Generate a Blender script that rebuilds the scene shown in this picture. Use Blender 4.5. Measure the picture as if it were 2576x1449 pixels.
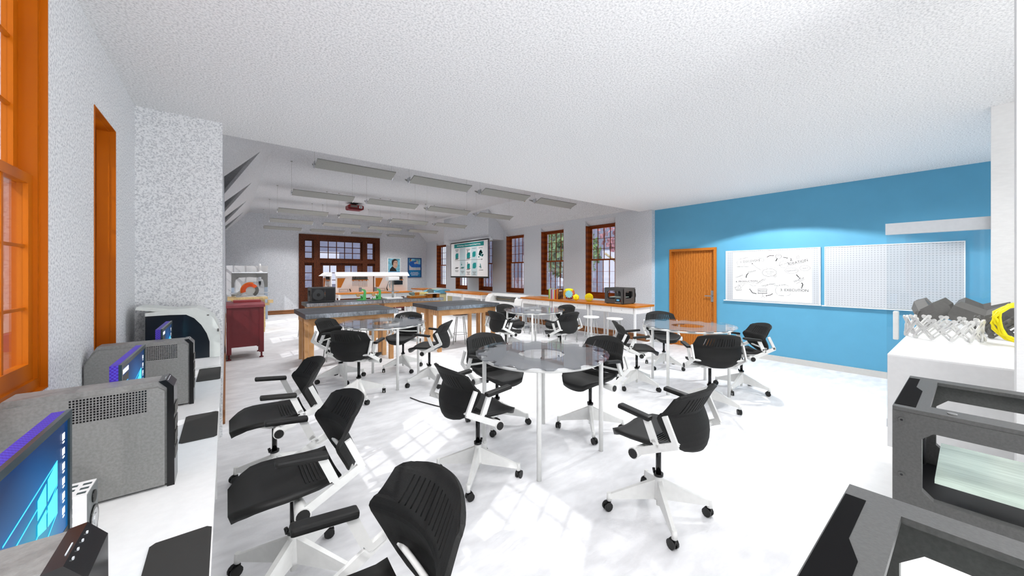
import bpy, bmesh, math, random
from mathutils import Matrix, Vector, Euler
R = math.radians
random.seed(7)
for o in list(bpy.data.objects):
    bpy.data.objects.remove(o, do_unlink=True)
COL = bpy.context.scene.collection
SC = bpy.context.scene

# ------------------------------------------------------------------ camera, world, sun, big lights, exposure
cam_d = bpy.data.cameras.new('camera'); cam = bpy.data.objects.new('camera', cam_d); COL.objects.link(cam)
cam.location = (0, 0, 1.55); cam.rotation_euler = (R(90), 0, R(-38.26))
cam_d.sensor_width = 36; cam_d.lens = 911 / 2576 * 36; cam_d.shift_y = -37.5 / 2576
cam_d.clip_start = 0.03; cam_d.clip_end = 200
SC.camera = cam
SC.view_settings.view_transform = 'Standard'; SC.view_settings.look = 'None'
SC.view_settings.exposure = 0.0; SC.view_settings.gamma = 1; SC.view_settings.use_curve_mapping = False
w = bpy.data.worlds.new('world'); SC.world = w; w.use_nodes = True
wn = w.node_tree.nodes; bg = wn['Background']
bg.inputs['Color'].default_value = (0.86, 0.92, 1.0, 1); bg.inputs['Strength'].default_value = 1.6
sd = bpy.data.lights.new('sun', 'SUN'); sd.energy = 3.4; sd.angle = R(0.5); sd.color = (1, 0.97, 0.92)
so = bpy.data.objects.new('sun', sd); COL.objects.link(so)
so.rotation_euler = Vector((0.62, 0.365, -0.67)).to_track_quat('-Z', 'Y').to_euler()
def spot(name, loc, e, deg, blend=0.08, tgt=(0, 0, -1), rad=0.0, col=(1, 1, 1)):
    d = bpy.data.lights.new(name, 'SPOT'); d.energy = e; d.spot_size = R(deg); d.spot_blend = blend
    d.shadow_soft_size = rad; d.color = col
    o = bpy.data.objects.new(name, d); COL.objects.link(o); o.location = loc
    o.rotation_euler = Vector(tgt).to_track_quat('-Z', 'Y').to_euler(); return o
spot('wall_spot', (6.1, 2.05, 2.94), 185, 138, 0.10)
spot('wall_spot', (6.1, -2.1, 2.94), 90, 138, 0.10)
def area(name, loc, sx, sy, e, spread=180, tgt=(0, 0, -1), col=(1, 1, 1)):
    d = bpy.data.lights.new(name, 'AREA'); d.shape = 'RECTANGLE'; d.size = sx; d.size_y = sy; d.energy = e
    d.spread = R(spread); d.color = col
    o = bpy.data.objects.new(name, d); COL.objects.link(o); o.location = loc
    o.rotation_euler = Vector(tgt).to_track_quat('-Z', 'Y').to_euler(); return o
# unseen area lights added under the near room ceiling, no fixtures there
for x_, y_, e_ in ((0.3, 0.5, 13), (0.6, -1.4, 10), (2.6, -1.3, 6), (2.3, 3.3, 13), (4.3, 3.6, 13), (4.0, 1.0, 14), (6.3, 3.9, 7), (6.4, 0.3, 7), (4.1, -1.2, 6)):
    area('ceiling_fill', (x_, y_, 2.955), 0.45, 0.45, e_ * 1.32, 138)
# fill lights added behind the camera, at the rear and right; no windows there
area('rear_fill', (1.6, -2.5, 1.7), 3.6, 2.0, 45, 180, (-0.1, 1, 0.1), (0.97, 0.98, 1))
area('side_fill', (2.42, -1.5, 1.75), 2.0, 2.0, 125, 180, (-1, 0.05, 0.25), (0.97, 0.98, 1))

# ------------------------------------------------------------------ materials
def lin(c):
    c = c / 255
    return c / 12.92 if c <= 0.04045 else ((c + 0.055) / 1.055) ** 2.4
def rgb(r, g, b): return (lin(r), lin(g), lin(b), 1)
MATS = {}
def mat(name, col, rough=0.5, metal=0.0, spec=0.5, noise=0, nscale=30, bump=0, bscale=60, alpha=None, emis=None, estr=1, trans=0, stretch=None, coat=0, ior=1.45):
    if name in MATS: return MATS[name]
    m = bpy.data.materials.new(name); m.use_nodes = True; MATS[name] = m
    nt = m.node_tree; b = nt.nodes['Principled BSDF']
    b.inputs['Base Color'].default_value = col; b.inputs['Roughness'].default_value = rough
    b.inputs['Metallic'].default_value = metal; b.inputs['Specular IOR Level'].default_value = spec
    b.inputs['IOR'].default_value = ior
    if coat: b.inputs['Coat Weight'].default_value = coat
    if trans: b.inputs['Transmission Weight'].default_value = trans
    if alpha is not None: b.inputs['Alpha'].default_value = alpha
    if emis:
        b.inputs['Emission Color'].default_value = emis; b.inputs['Emission Strength'].default_value = estr
    tc = nt.nodes.new('ShaderNodeTexCoord')
    src = tc.outputs['Object']
    if stretch:
        mp = nt.nodes.new('ShaderNodeMapping'); mp.inputs['Scale'].default_value = stretch
        nt.links.new(src, mp.inputs['Vector']); src = mp.outputs['Vector']
    # every material carries at least a faint procedural variation
    nz = nt.nodes.new('ShaderNodeTexNoise'); nz.inputs['Scale'].default_value = nscale; nz.inputs['Detail'].default_value = 3
    nt.links.new(src, nz.inputs['Vector'])
    rp = nt.nodes.new('ShaderNodeValToRGB'); a = noise if noise else 0.02
    rp.color_ramp.elements[0].position = 0.35; rp.color_ramp.elements[1].position = 0.65
    rp.color_ramp.elements[0].color = tuple([c * (1 - a) for c in col[:3]]) + (1,)
    rp.color_ramp.elements[1].color = tuple([min(1, c * (1 + a)) for c in col[:3]]) + (1,)
    nt.links.new(nz.outputs['Fac'], rp.inputs['Fac']); nt.links.new(rp.outputs['Color'], b.inputs['Base Color'])
    if bump:
        n2 = nt.nodes.new('ShaderNodeTexNoise'); n2.inputs['Scale'].default_value = bscale; n2.inputs['Detail'].default_value = 4
        nt.links.new(src, n2.inputs['Vector'])
        bp = nt.nodes.new('ShaderNodeBump'); bp.inputs['Strength'].default_value = bump; bp.inputs['Distance'].default_value = 0.01
        nt.links.new(n2.outputs['Fac'], bp.inputs['Height']); nt.links.new(bp.outputs['Normal'], b.inputs['Normal'])
    return m
def wood(name, c1, c2, scale=3, axis='X', rough=0.4, dist=4):
    if name in MATS: return MATS[name]
    m = bpy.data.materials.new(name); m.use_nodes = True; MATS[name] = m
    nt = m.node_tree; b = nt.nodes['Principled BSDF']; b.inputs['Roughness'].default_value = rough; b.inputs['Specular IOR Level'].default_value = 0.2
    tc = nt.nodes.new('ShaderNodeTexCoord'); wv = nt.nodes.new('ShaderNodeTexWave')
    wv.bands_direction = axis; wv.inputs['Scale'].default_value = scale; wv.inputs['Distortion'].default_value = dist
    wv.inputs['Detail'].default_value = 3; wv.inputs['Detail Scale'].default_value = 2
    rp = nt.nodes.new('ShaderNodeValToRGB'); rp.color_ramp.elements[0].color = c1; rp.color_ramp.elements[1].color = c2
    nt.links.new(tc.outputs['Object'], wv.inputs['Vector']); nt.links.new(wv.outputs['Fac'], rp.inputs['Fac'])
    nt.links.new(rp.outputs['Color'], b.inputs['Base Color']); return m
def stipple(name, dark, light, scale=55, bump=0.5, lo=0.36, hi=0.62):
    if name in MATS: return MATS[name]
    m = bpy.data.materials.new(name); m.use_nodes = True; MATS[name] = m
    nt = m.node_tree; b = nt.nodes['Principled BSDF']; b.inputs['Roughness'].default_value = 0.9
    b.inputs['Specular IOR Level'].default_value = 0.1
    tc = nt.nodes.new('ShaderNodeTexCoord'); nz = nt.nodes.new('ShaderNodeTexNoise')
    nz.inputs['Scale'].default_value = scale; nz.inputs['Detail'].default_value = 2.5; nz.inputs['Roughness'].default_value = 0.6
    rp = nt.nodes.new('ShaderNodeValToRGB'); e = rp.color_ramp.elements
    e[0].color = dark; e[0].position = lo; e[1].color = light; e[1].position = hi
    bp = nt.nodes.new('ShaderNodeBump'); bp.inputs['Strength'].default_value = bump; bp.inputs['Distance'].default_value = 0.01
    nt.links.new(tc.outputs['Object'], nz.inputs['Vector']); nt.links.new(nz.outputs['Fac'], rp.inputs['Fac'])
    nt.links.new(rp.outputs['Color'], b.inputs['Base Color'])
    nt.links.new(nz.outputs['Fac'], bp.inputs['Height']); nt.links.new(bp.outputs['Normal'], b.inputs['Normal'])
    return m
def glassy(name, tint, fac, rough=0.02, gcol=(1, 1, 1, 1), gain=0.4):
    m = bpy.data.materials.new(name); m.use_nodes = True; MATS[name] = m
    nt = m.node_tree; nt.nodes.clear(); out = nt.nodes.new('ShaderNodeOutputMaterial')
    t = nt.nodes.new('ShaderNodeBsdfTransparent'); t.inputs['Color'].default_value = tint
    g = nt.nodes.new('ShaderNodeBsdfGlossy'); g.inputs['Roughness'].default_value = rough; g.inputs['Color'].default_value = gcol
    mx = nt.nodes.new('ShaderNodeMixShader')
    lw = nt.nodes.new('ShaderNodeLayerWeight'); lw.inputs['Blend'].default_value = 0.35
    ma = nt.nodes.new('ShaderNodeMath'); ma.operation = 'MULTIPLY_ADD'; ma.use_clamp = True
    ma.inputs[1].default_value = gain; ma.inputs[2].default_value = fac
    nt.links.new(lw.outputs['Fresnel'], ma.inputs[0]); nt.links.new(ma.outputs[0], mx.inputs[0])
    nt.links.new(t.outputs[0], mx.inputs[1]); nt.links.new(g.outputs[0], mx.inputs[2]); nt.links.new(mx.outputs[0], out.inputs[0])
    return m
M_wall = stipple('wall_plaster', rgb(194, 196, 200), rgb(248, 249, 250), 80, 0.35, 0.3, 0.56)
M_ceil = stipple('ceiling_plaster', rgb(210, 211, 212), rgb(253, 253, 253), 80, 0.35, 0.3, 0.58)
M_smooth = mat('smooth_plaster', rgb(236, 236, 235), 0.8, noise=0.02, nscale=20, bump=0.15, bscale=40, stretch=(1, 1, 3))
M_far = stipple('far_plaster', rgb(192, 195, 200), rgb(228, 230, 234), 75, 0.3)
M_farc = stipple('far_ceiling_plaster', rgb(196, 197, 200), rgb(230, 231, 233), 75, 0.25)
M_blue = mat('blue_paint', rgb(94, 166, 200), 0.6, noise=0.02, nscale=4)
M_floor = mat('white_floor', rgb(236, 236, 238), 0.5, spec=0.25, noise=0.075, nscale=5, bump=0.25, bscale=22, stretch=(1, 2.2, 1))
M_white = mat('white_lacquer', rgb(248, 248, 247), 0.35)
M_whitem = mat('white_metal', rgb(236, 236, 233), 0.3)
M_black = mat('black_plastic', rgb(22, 22, 21), 0.45, noise=0.08, nscale=80)
M_blackg = mat('black_gloss', rgb(14, 14, 15), 0.2)
M_fabric = mat('black_mesh_fabric', rgb(17, 17, 16), 0.7, noise=0.12, nscale=150, bump=0.2, bscale=300)
M_pad = mat('black_rubber', rgb(22, 22, 21), 0.5, noise=0.06)
M_orange = wood('orange_wood', rgb(174, 86, 2), rgb(196, 102, 4), 1.2, 'Y', 0.4, 2)
M_brown = wood('red_brown_wood', rgb(112, 46, 4), rgb(142, 64, 10), 2, 'Z', 0.45, 3)
M_dark = wood('dark_oak', rgb(52, 24, 12), rgb(104, 54, 28), 9, 'X', 0.5, 12)
M_door = wood('oak_veneer', rgb(172, 100, 36), rgb(196, 122, 50), 6, 'Y', 0.4, 5)
M_maple = wood('maple', rgb(198, 146, 96), rgb(222, 172, 120), 3, 'Y', 0.45, 3)
M_butch = wood('butcher_block', rgb(188, 106, 30), rgb(210, 134, 50), 10, 'X', 0.35, 3)
M_base = wood('brown_skirting', rgb(126, 82, 52), rgb(156, 106, 70), 3, 'Z', 0.5, 2)
M_slate = mat('slate_top', rgb(58, 60, 65), 0.38, noise=0.25, nscale=9, spec=.3, stretch=(1, 3, 1))
M_slatee = mat('slate_edge_sheen', rgb(176, 182, 190), 0.2, metal=0.75, noise=0.3, nscale=45, stretch=(1, 1, .4))  # pale mottled metal standing in for the reflection on the slate edge
M_grey = mat('grey_metal', rgb(128, 128, 126), 0.4, metal=0.3, noise=0.05)
M_lgrey = mat('light_grey', rgb(196, 200, 204), 0.4)
M_fix = mat('fixture_grey', rgb(158, 158, 152), 0.5, noise=0.04, nscale=60)
M_silver = mat('silver', rgb(200, 202, 205), 0.25, metal=0.9)
M_case = mat('case_grey', rgb(138, 138, 136), 0.45, metal=0.35, noise=0.1, nscale=120, bump=0.08, bscale=200)
M_red = mat('dark_red_paint', rgb(112, 32, 38), 0.45, noise=0.03)
M_redb = mat('bright_red_paint', rgb(176, 52, 58), 0.4)
M_glass = glassy('window_glass', (0.93, 0.94, 0.97, 1), 0.03)
M_tglass = glassy('table_glass', (0.985, 0.99, 0.995, 1), 0.02, gain=.3)
M_gear = glassy('table_gear_film', (0.72, 0.73, 0.74, 1), 0.04, 0.06, (0.9, 0.92, 0.94, 1), gain=.5)
def film(m):   # smoky printed film: half of it a grey diffuse layer
    nt = m.node_tree; out = [n for n in nt.nodes if n.type == 'OUTPUT_MATERIAL'][0]; mx = out.inputs[0].links[0].from_node
    df = nt.nodes.new('ShaderNodeBsdfDiffuse'); df.inputs['Color'].default_value = rgb(176, 178, 180)
    m2 = nt.nodes.new('ShaderNodeMixShader'); m2.inputs[0].default_value = .42
    nt.links.new(mx.outputs[0], m2.inputs[1]); nt.links.new(df.outputs[0], m2.inputs[2]); nt.links.new(m2.outputs[0], out.inputs[0])
film(M_gear)
M_dglass = mat('dark_glass', rgb(32, 40, 48), 0.12, noise=0.1, nscale=6)
M_bed = mat('bed_glass', rgb(196, 212, 200), 0.15, noise=0.12, nscale=8, stretch=(30, 1, 1))
M_pframe = mat('printer_black', rgb(78, 78, 77), 0.5, noise=0.1, nscale=150, bump=0.1, bscale=250)
M_pdark = mat('printer_dark', rgb(20, 20, 24), 0.4)
M_lcd = mat('lcd', rgb(90, 160, 200), 0.3, emis=rgb(90, 160, 200), estr=0.5)
M_yellow = mat('yellow_print', rgb(250, 232, 8), 0.5)
M_cream = mat('cream', rgb(206, 196, 152), 0.6, noise=0.05)
M_lblue = mat('light_blue', rgb(96, 158, 184), 0.5)
M_lgreen = mat('light_green', rgb(190, 214, 196), 0.5)
M_green = mat('green_enamel', rgb(92, 190, 104), 0.4)
M_tan = mat('tan', rgb(200, 160, 110), 0.5)
M_ora = mat('orange_enamel', rgb(224, 84, 24), 0.4)
M_dgrey = mat('dark_grey_plastic', rgb(96, 95, 92), 0.5, noise=0.05)
M_paper = mat('white_paper', rgb(250, 250, 248), 0.6)
M_ink = mat('ink', rgb(30, 30, 30), 0.8)
M_inkg = mat('grey_ink', rgb(96, 96, 96), 0.8)
M_teal = mat('teal', rgb(8, 140, 138), 0.6)
M_tealc = mat('pale_teal', rgb(196, 214, 218), 0.6)
M_pblue = mat('poster_blue', rgb(20, 120, 176), 0.6)
M_psky = mat('poster_sky', rgb(120, 184, 204), 0.6, noise=0.35, nscale=9)
M_skin = mat('printed_skin', rgb(206, 168, 146), 0.6, noise=0.15, nscale=20)
M_navy = mat('poster_navy', rgb(22, 74, 128), 0.6)
M_robe = mat('printed_robe', rgb(30, 92, 176), 0.6, noise=0.3, nscale=30)
M_cush = mat('printed_cushion', rgb(190, 186, 192), 0.6, noise=0.1, nscale=10)
M_hair = mat('printed_hair', rgb(44, 34, 30), 0.7)

# ------------------------------------------------------------------ mesh builder
class MB:
    def __init__(s): s.v = []; s.f = []; s.sm = []
    def add(s, vs, fs, smooth=False, M=None):
        k = len(s.v)
        s.v += [tuple(M @ Vector(p)) if M else tuple(p) for p in vs]
        s.f += [tuple(i + k for i in f) for f in fs]; s.sm += [smooth] * len(fs); return s
    def box(s, x0, x1, y0, y1, z0, z1, M=None, ch=0):
        x0, x1 = min(x0, x1), max(x0, x1); y0, y1 = min(y0, y1), max(y0, y1); z0, z1 = min(z0, z1), max(z0, z1)
        if ch and min(x1 - x0, y1 - y0, z1 - z0) > 2.2 * ch:
            bm = bmesh.new(); bmesh.ops.create_cube(bm, size=1)
            for v in bm.verts: v.co = ((v.co.x + .5) * (x1 - x0) + x0, (v.co.y + .5) * (y1 - y0) + y0, (v.co.z + .5) * (z1 - z0) + z0)
            bmesh.ops.bevel(bm, geom=bm.edges[:], offset=ch, segments=2, affect='EDGES', profile=0.6)
            bm.verts.index_update()
            s.add([v.co.copy() for v in bm.verts], [[v.index for v in f.verts] for f in bm.faces], False, M); bm.free(); return s
        vs = [(x0, y0, z0), (x1, y0, z0), (x1, y1, z0), (x0, y1, z0), (x0, y0, z1), (x1, y0, z1), (x1, y1, z1), (x0, y1, z1)]
        return s.add(vs, [(0, 3, 2, 1), (4, 5, 6, 7), (0, 1, 5, 4), (1, 2, 6, 5), (2, 3, 7, 6), (3, 0, 4, 7)], False, M)
    def cyl(s, p0, p1, r0, r1=None, n=16, smooth=True, M=None):
        r1 = r0 if r1 is None else r1
        p0, p1 = Vector(p0), Vector(p1); d = (p1 - p0).normalized()
        a = d.orthogonal().normalized(); b = d.cross(a); vs = []
        for p, r in ((p0, r0), (p1, r1)):
            for i in range(n):
                t = 2 * math.pi * i / n; vs.append(p + a * (r * math.cos(t)) + b * (r * math.sin(t)))
        s.add(vs, [(i, (i + 1) % n, n + (i + 1) % n, n + i) for i in range(n)], smooth, M)
        s.add(vs[:n], [tuple(range(n))[::-1]], False, M); s.add(vs[n:], [tuple(range(n))], False, M); return s
    def tube(s, path, r, n=8, closed=False, M=None, flat=None):
        P = [Vector(p) for p in path]; m = len(P); rings = []; prev = None
        for i, p in enumerate(P):
            if closed: t = (P[(i + 1) % m] - P[i - 1])
            else: t = P[min(i + 1, m - 1)] - P[max(i - 1, 0)]
            t.normalize()
            if prev is None: a = t.orthogonal().normalized()
            else: a = (prev - t * prev.dot(t)); a = a.normalized() if a.length > 1e-6 else t.orthogonal().normalized()
            prev = a; b = t.cross(a)
            rings.append([p + a * (r * math.cos(2 * math.pi * k / n)) + b * (r * math.sin(2 * math.pi * k / n)) for k in range(n)])
        vs = [q for rg in rings for q in rg]; fs = []
        for i in range(m if closed else m - 1):
            for k in range(n):
                j = (i + 1) % m; fs.append((i * n + k, i * n + (k + 1) % n, j * n + (k + 1) % n, j * n + k))
        s.add(vs, fs, True, M)
        if not closed:
            s.add(rings[0], [tuple(range(n))[::-1]], False, M); s.add(rings[-1], [tuple(range(n))], False, M)
        return s
    def bar(s, p0, p1, wd, ht, up=(0, 0, 1), M=None, w1=None, h1=None):
        p0, p1 = Vector(p0), Vector(p1); d = (p1 - p0).normalized(); u = Vector(up)
        sd_ = d.cross(u)
        if sd_.length < 1e-5: sd_ = d.orthogonal()
        sd_.normalize(); u = sd_.cross(d); vs = []
        for p, a, b in ((p0, wd, ht), (p1, w1 or wd, h1 or ht)):
            for x, y in ((-1, -1), (1, -1), (1, 1), (-1, 1)): vs.append(p + sd_ * (x * a / 2) + u * (y * b / 2))
        return s.add(vs, [(3, 2, 1, 0), (4, 5, 6, 7), (0, 1, 5, 4), (1, 2, 6, 5), (2, 3, 7, 6), (3, 0, 4, 7)], False, M)
    def lathe(s, prof, c=(0, 0, 0), n=24, M=None, smooth=True):
        vs = []; m = len(prof)
        for i in range(n):
            t = 2 * math.pi * i / n
            for r, z in prof: vs.append((c[0] + r * math.cos(t), c[1] + r * math.sin(t), c[2] + z))
        fs = []
        for i in range(n):
            j = (i + 1) % n
            for k in range(m - 1): fs.append((i * m + k, j * m + k, j * m + k + 1, i * m + k + 1))
        return s.add(vs, fs, smooth, M)
    def prism(s, poly, ax, a, b, M=None):
        # poly: 2D points; ax: extrusion axis ('X': (y,z), 'Y': (x,z), 'Z': (x,y))
        def P(p, t):
            return (t, p[0], p[1]) if ax == 'X' else (p[0], t, p[1]) if ax == 'Y' else (p[0], p[1], t)
        n = len(poly); vs = [P(p, a) for p in poly] + [P(p, b) for p in poly]
        return s.add(vs, [tuple(range(n))[::-1], tuple(range(n, 2 * n))] + [(i, (i + 1) % n, n + (i + 1) % n, n + i) for i in range(n)], False, M)
    def ring(s, outer, inner, ax, a, b, M=None):
        # plate with a hole: outer and inner polygons with the same number of points
        def P(p, t):
            return (t, p[0], p[1]) if ax == 'X' else (p[0], t, p[1]) if ax == 'Y' else (p[0], p[1], t)
        n = len(outer); vs = [P(p, a) for p in outer] + [P(p, a) for p in inner] + [P(p, b) for p in outer] + [P(p, b) for p in inner]
        fs = []
        for i in range(n):
            j = (i + 1) % n
            fs += [(i, j, n + j, n + i), (2 * n + i, 3 * n + i, 3 * n + j, 2 * n + j), (i, 2 * n + i, 2 * n + j, j), (n + i, n + j, 3 * n + j, 3 * n + i)]
        return s.add(vs, fs, False, M)
    def sphere(s, c, r, n=12, sc=(1, 1, 1), M=None):
        vs = []; fs = []; m = n // 2
        for i in range(m + 1):
            ph = math.pi * i / m
            for k in range(n):
                t = 2 * math.pi * k / n
                vs.append((c[0] + r * sc[0] * math.sin(ph) * math.cos(t), c[1] + r * sc[1] * math.sin(ph) * math.sin(t), c[2] + r * sc[2] * math.cos(ph)))
        for i in range(m):
            for k in range(n): fs.append((i * n + k, (i + 1) * n + k, (i + 1) * n + (k + 1) % n, i * n + (k + 1) % n))
        return s.add(vs, fs, True, M)
    def build(s, name, m, parent=None, world=True):
        me = bpy.data.meshes.new(name); o = bpy.data.objects.new(name, me)
        off = Vector((0, 0, 0))
        if parent is not None:
            if world:
                p = parent
                while p is not None: off += p.location; p = p.parent
        elif s.v:
            xs = [p[0] for p in s.v]; ys = [p[1] for p in s.v]; zs = [p[2] for p in s.v]
            off = Vector(((min(xs) + max(xs)) / 2, (min(ys) + max(ys)) / 2, min(zs))); o.location = off
        me.from_pydata([(p[0] - off.x, p[1] - off.y, p[2] - off.z) for p in s.v], [], s.f)
        me.polygons.foreach_set('use_smooth', s.sm)
        bm = bmesh.new(); bm.from_mesh(me); bmesh.ops.remove_doubles(bm, verts=bm.verts, dist=1e-5)
        bmesh.ops.recalc_face_normals(bm, faces=bm.faces); bm.to_mesh(me); bm.free()
        me.materials.append(m); COL.objects.link(o); o.parent = parent
        return o
def tag(o, label=None, cat=None, group=None, kind=None):
    if label: o['label'] = label
    if cat: o['category'] = cat
    if group: o['group'] = group
    if kind: o['kind'] = kind
    return o
def struct(name, mb, m, parent=None):
    o = mb.build(name, m, parent)
    if parent is None: o['kind'] = 'structure'
    return o
def thing(name, label, cat, loc=(0, 0, 0), rz=0, group=None):
    o = bpy.data.objects.new(name, None); COL.objects.link(o); o.location = loc; o.rotation_euler = (0, 0, rz)
    o.empty_display_size = 0.1
    return tag(o, label, cat, group)
def kids(o): return [c for c in bpy.data.objects if c.parent == o]
def copy_tree(o, loc=None, rz=None, label=None, parent=None):
    c = o.copy(); COL.objects.link(c); c.parent = parent
    if loc is not None: c.location = loc
    if rz is not None: c.rotation_euler = (0, 0, rz)
    if label: c['label'] = label
    for ch in kids(o): copy_tree(ch, parent=c)
    return c
def text(s, name, h, m, loc, rot, parent=None, spin=0, ext=0.0006, align='CENTER', bold=0.0):
    cu = bpy.data.curves.new(name, 'FONT'); cu.body = s; cu.size = h * 1.4; cu.extrude = ext; cu.align_x = align; cu.align_y = 'CENTER'
    cu.offset = bold; cu.resolution_u = 3; cu.materials.append(m)
    o = bpy.data.objects.new(name, cu); COL.objects.link(o)
    Mx = Euler(rot).to_matrix() @ Matrix.Rotation(R(spin), 3, 'Z')
    o.rotation_euler = Mx.to_euler()
    off = Vector((0, 0, 0)); p = parent
    while p is not None: off += p.location; p = p.parent
    o.location = Vector(loc) - off; o.parent = parent
    FONTS.append(o)
    return o
FONTS = []
ROT_W = (R(90), 0, R(-90))      # writing on a wall that faces -X
ROT_B = (R(90), 0, 0)           # writing on a wall that faces -Y
ROT_E = (R(90), 0, R(90))       # writing on a face that faces +X
def wall_holes(u0, u1, z0, z1, holes):
    """rectangles (u0,u1,z0,z1) covering the wall minus its holes"""
    us = sorted(set([u0, u1] + [h[0] for h in holes] + [h[1] for h in holes]))
    out = []
    for a, b in zip(us[:-1], us[1:]):
        hs = sorted([(h[2], h[3]) for h in holes if h[0] <= a + 1e-6 and h[1] >= b - 1e-6]); z = z0
        for lo, hi in hs:
            if lo > z: out.append((a, b, z, lo))
            z = hi
        if z < z1: out.append((a, b, z, z1))
    return out
WT = [('1. DISCOVERY', 2.531, 1.769, 0.055, 5), ('2.', 1.905, 1.778, 0.059, 0), ('IDEATION', 1.813, 1.734, 0.063, 14), ('3. EXECUTION', 1.868, 1.256, 0.063, 0), ('4. PRODUCTION', 2.587, 1.394, 0.05, 3), ('Got Question?', 2.632, 1.827, 0.028, 12), ('Question', 2.354, 1.823, 0.025, 0), ('Define the Problem', 2.649, 1.671, 0.026, 0), ('Evaluate', 2.495, 1.582, 0.038, 15), ('Complete', 2.707, 1.49, 0.034, 25), ('Deliver', 2.707, 1.229, 0.033, 12), ('The Creative', 2.225, 1.572, 0.026, 0), ('- Process -', 2.225, 1.537, 0.024, 0), ('Experiment', 1.902, 1.593, 0.031, 8), ('Sketch', 1.714, 1.633, 0.03, 8), ('Create Concept', 2.021, 1.705, 0.026, 20), ('DEVELOP', 1.8, 1.434, 0.038, 25), ('Celebrate', 2.373, 1.398, 0.037, 38), ('PRESENT', 2.331, 1.225, 0.037, 0), ('Submit for Content', 2.24, 1.343, 0.028, 14), ('Copy & Layout', 2.067, 1.339, 0.028, 12), ('Outline', 2.049, 1.159, 0.026, 0), ('Idea', 2.089, 1.853, 0.026, 10)]
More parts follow.
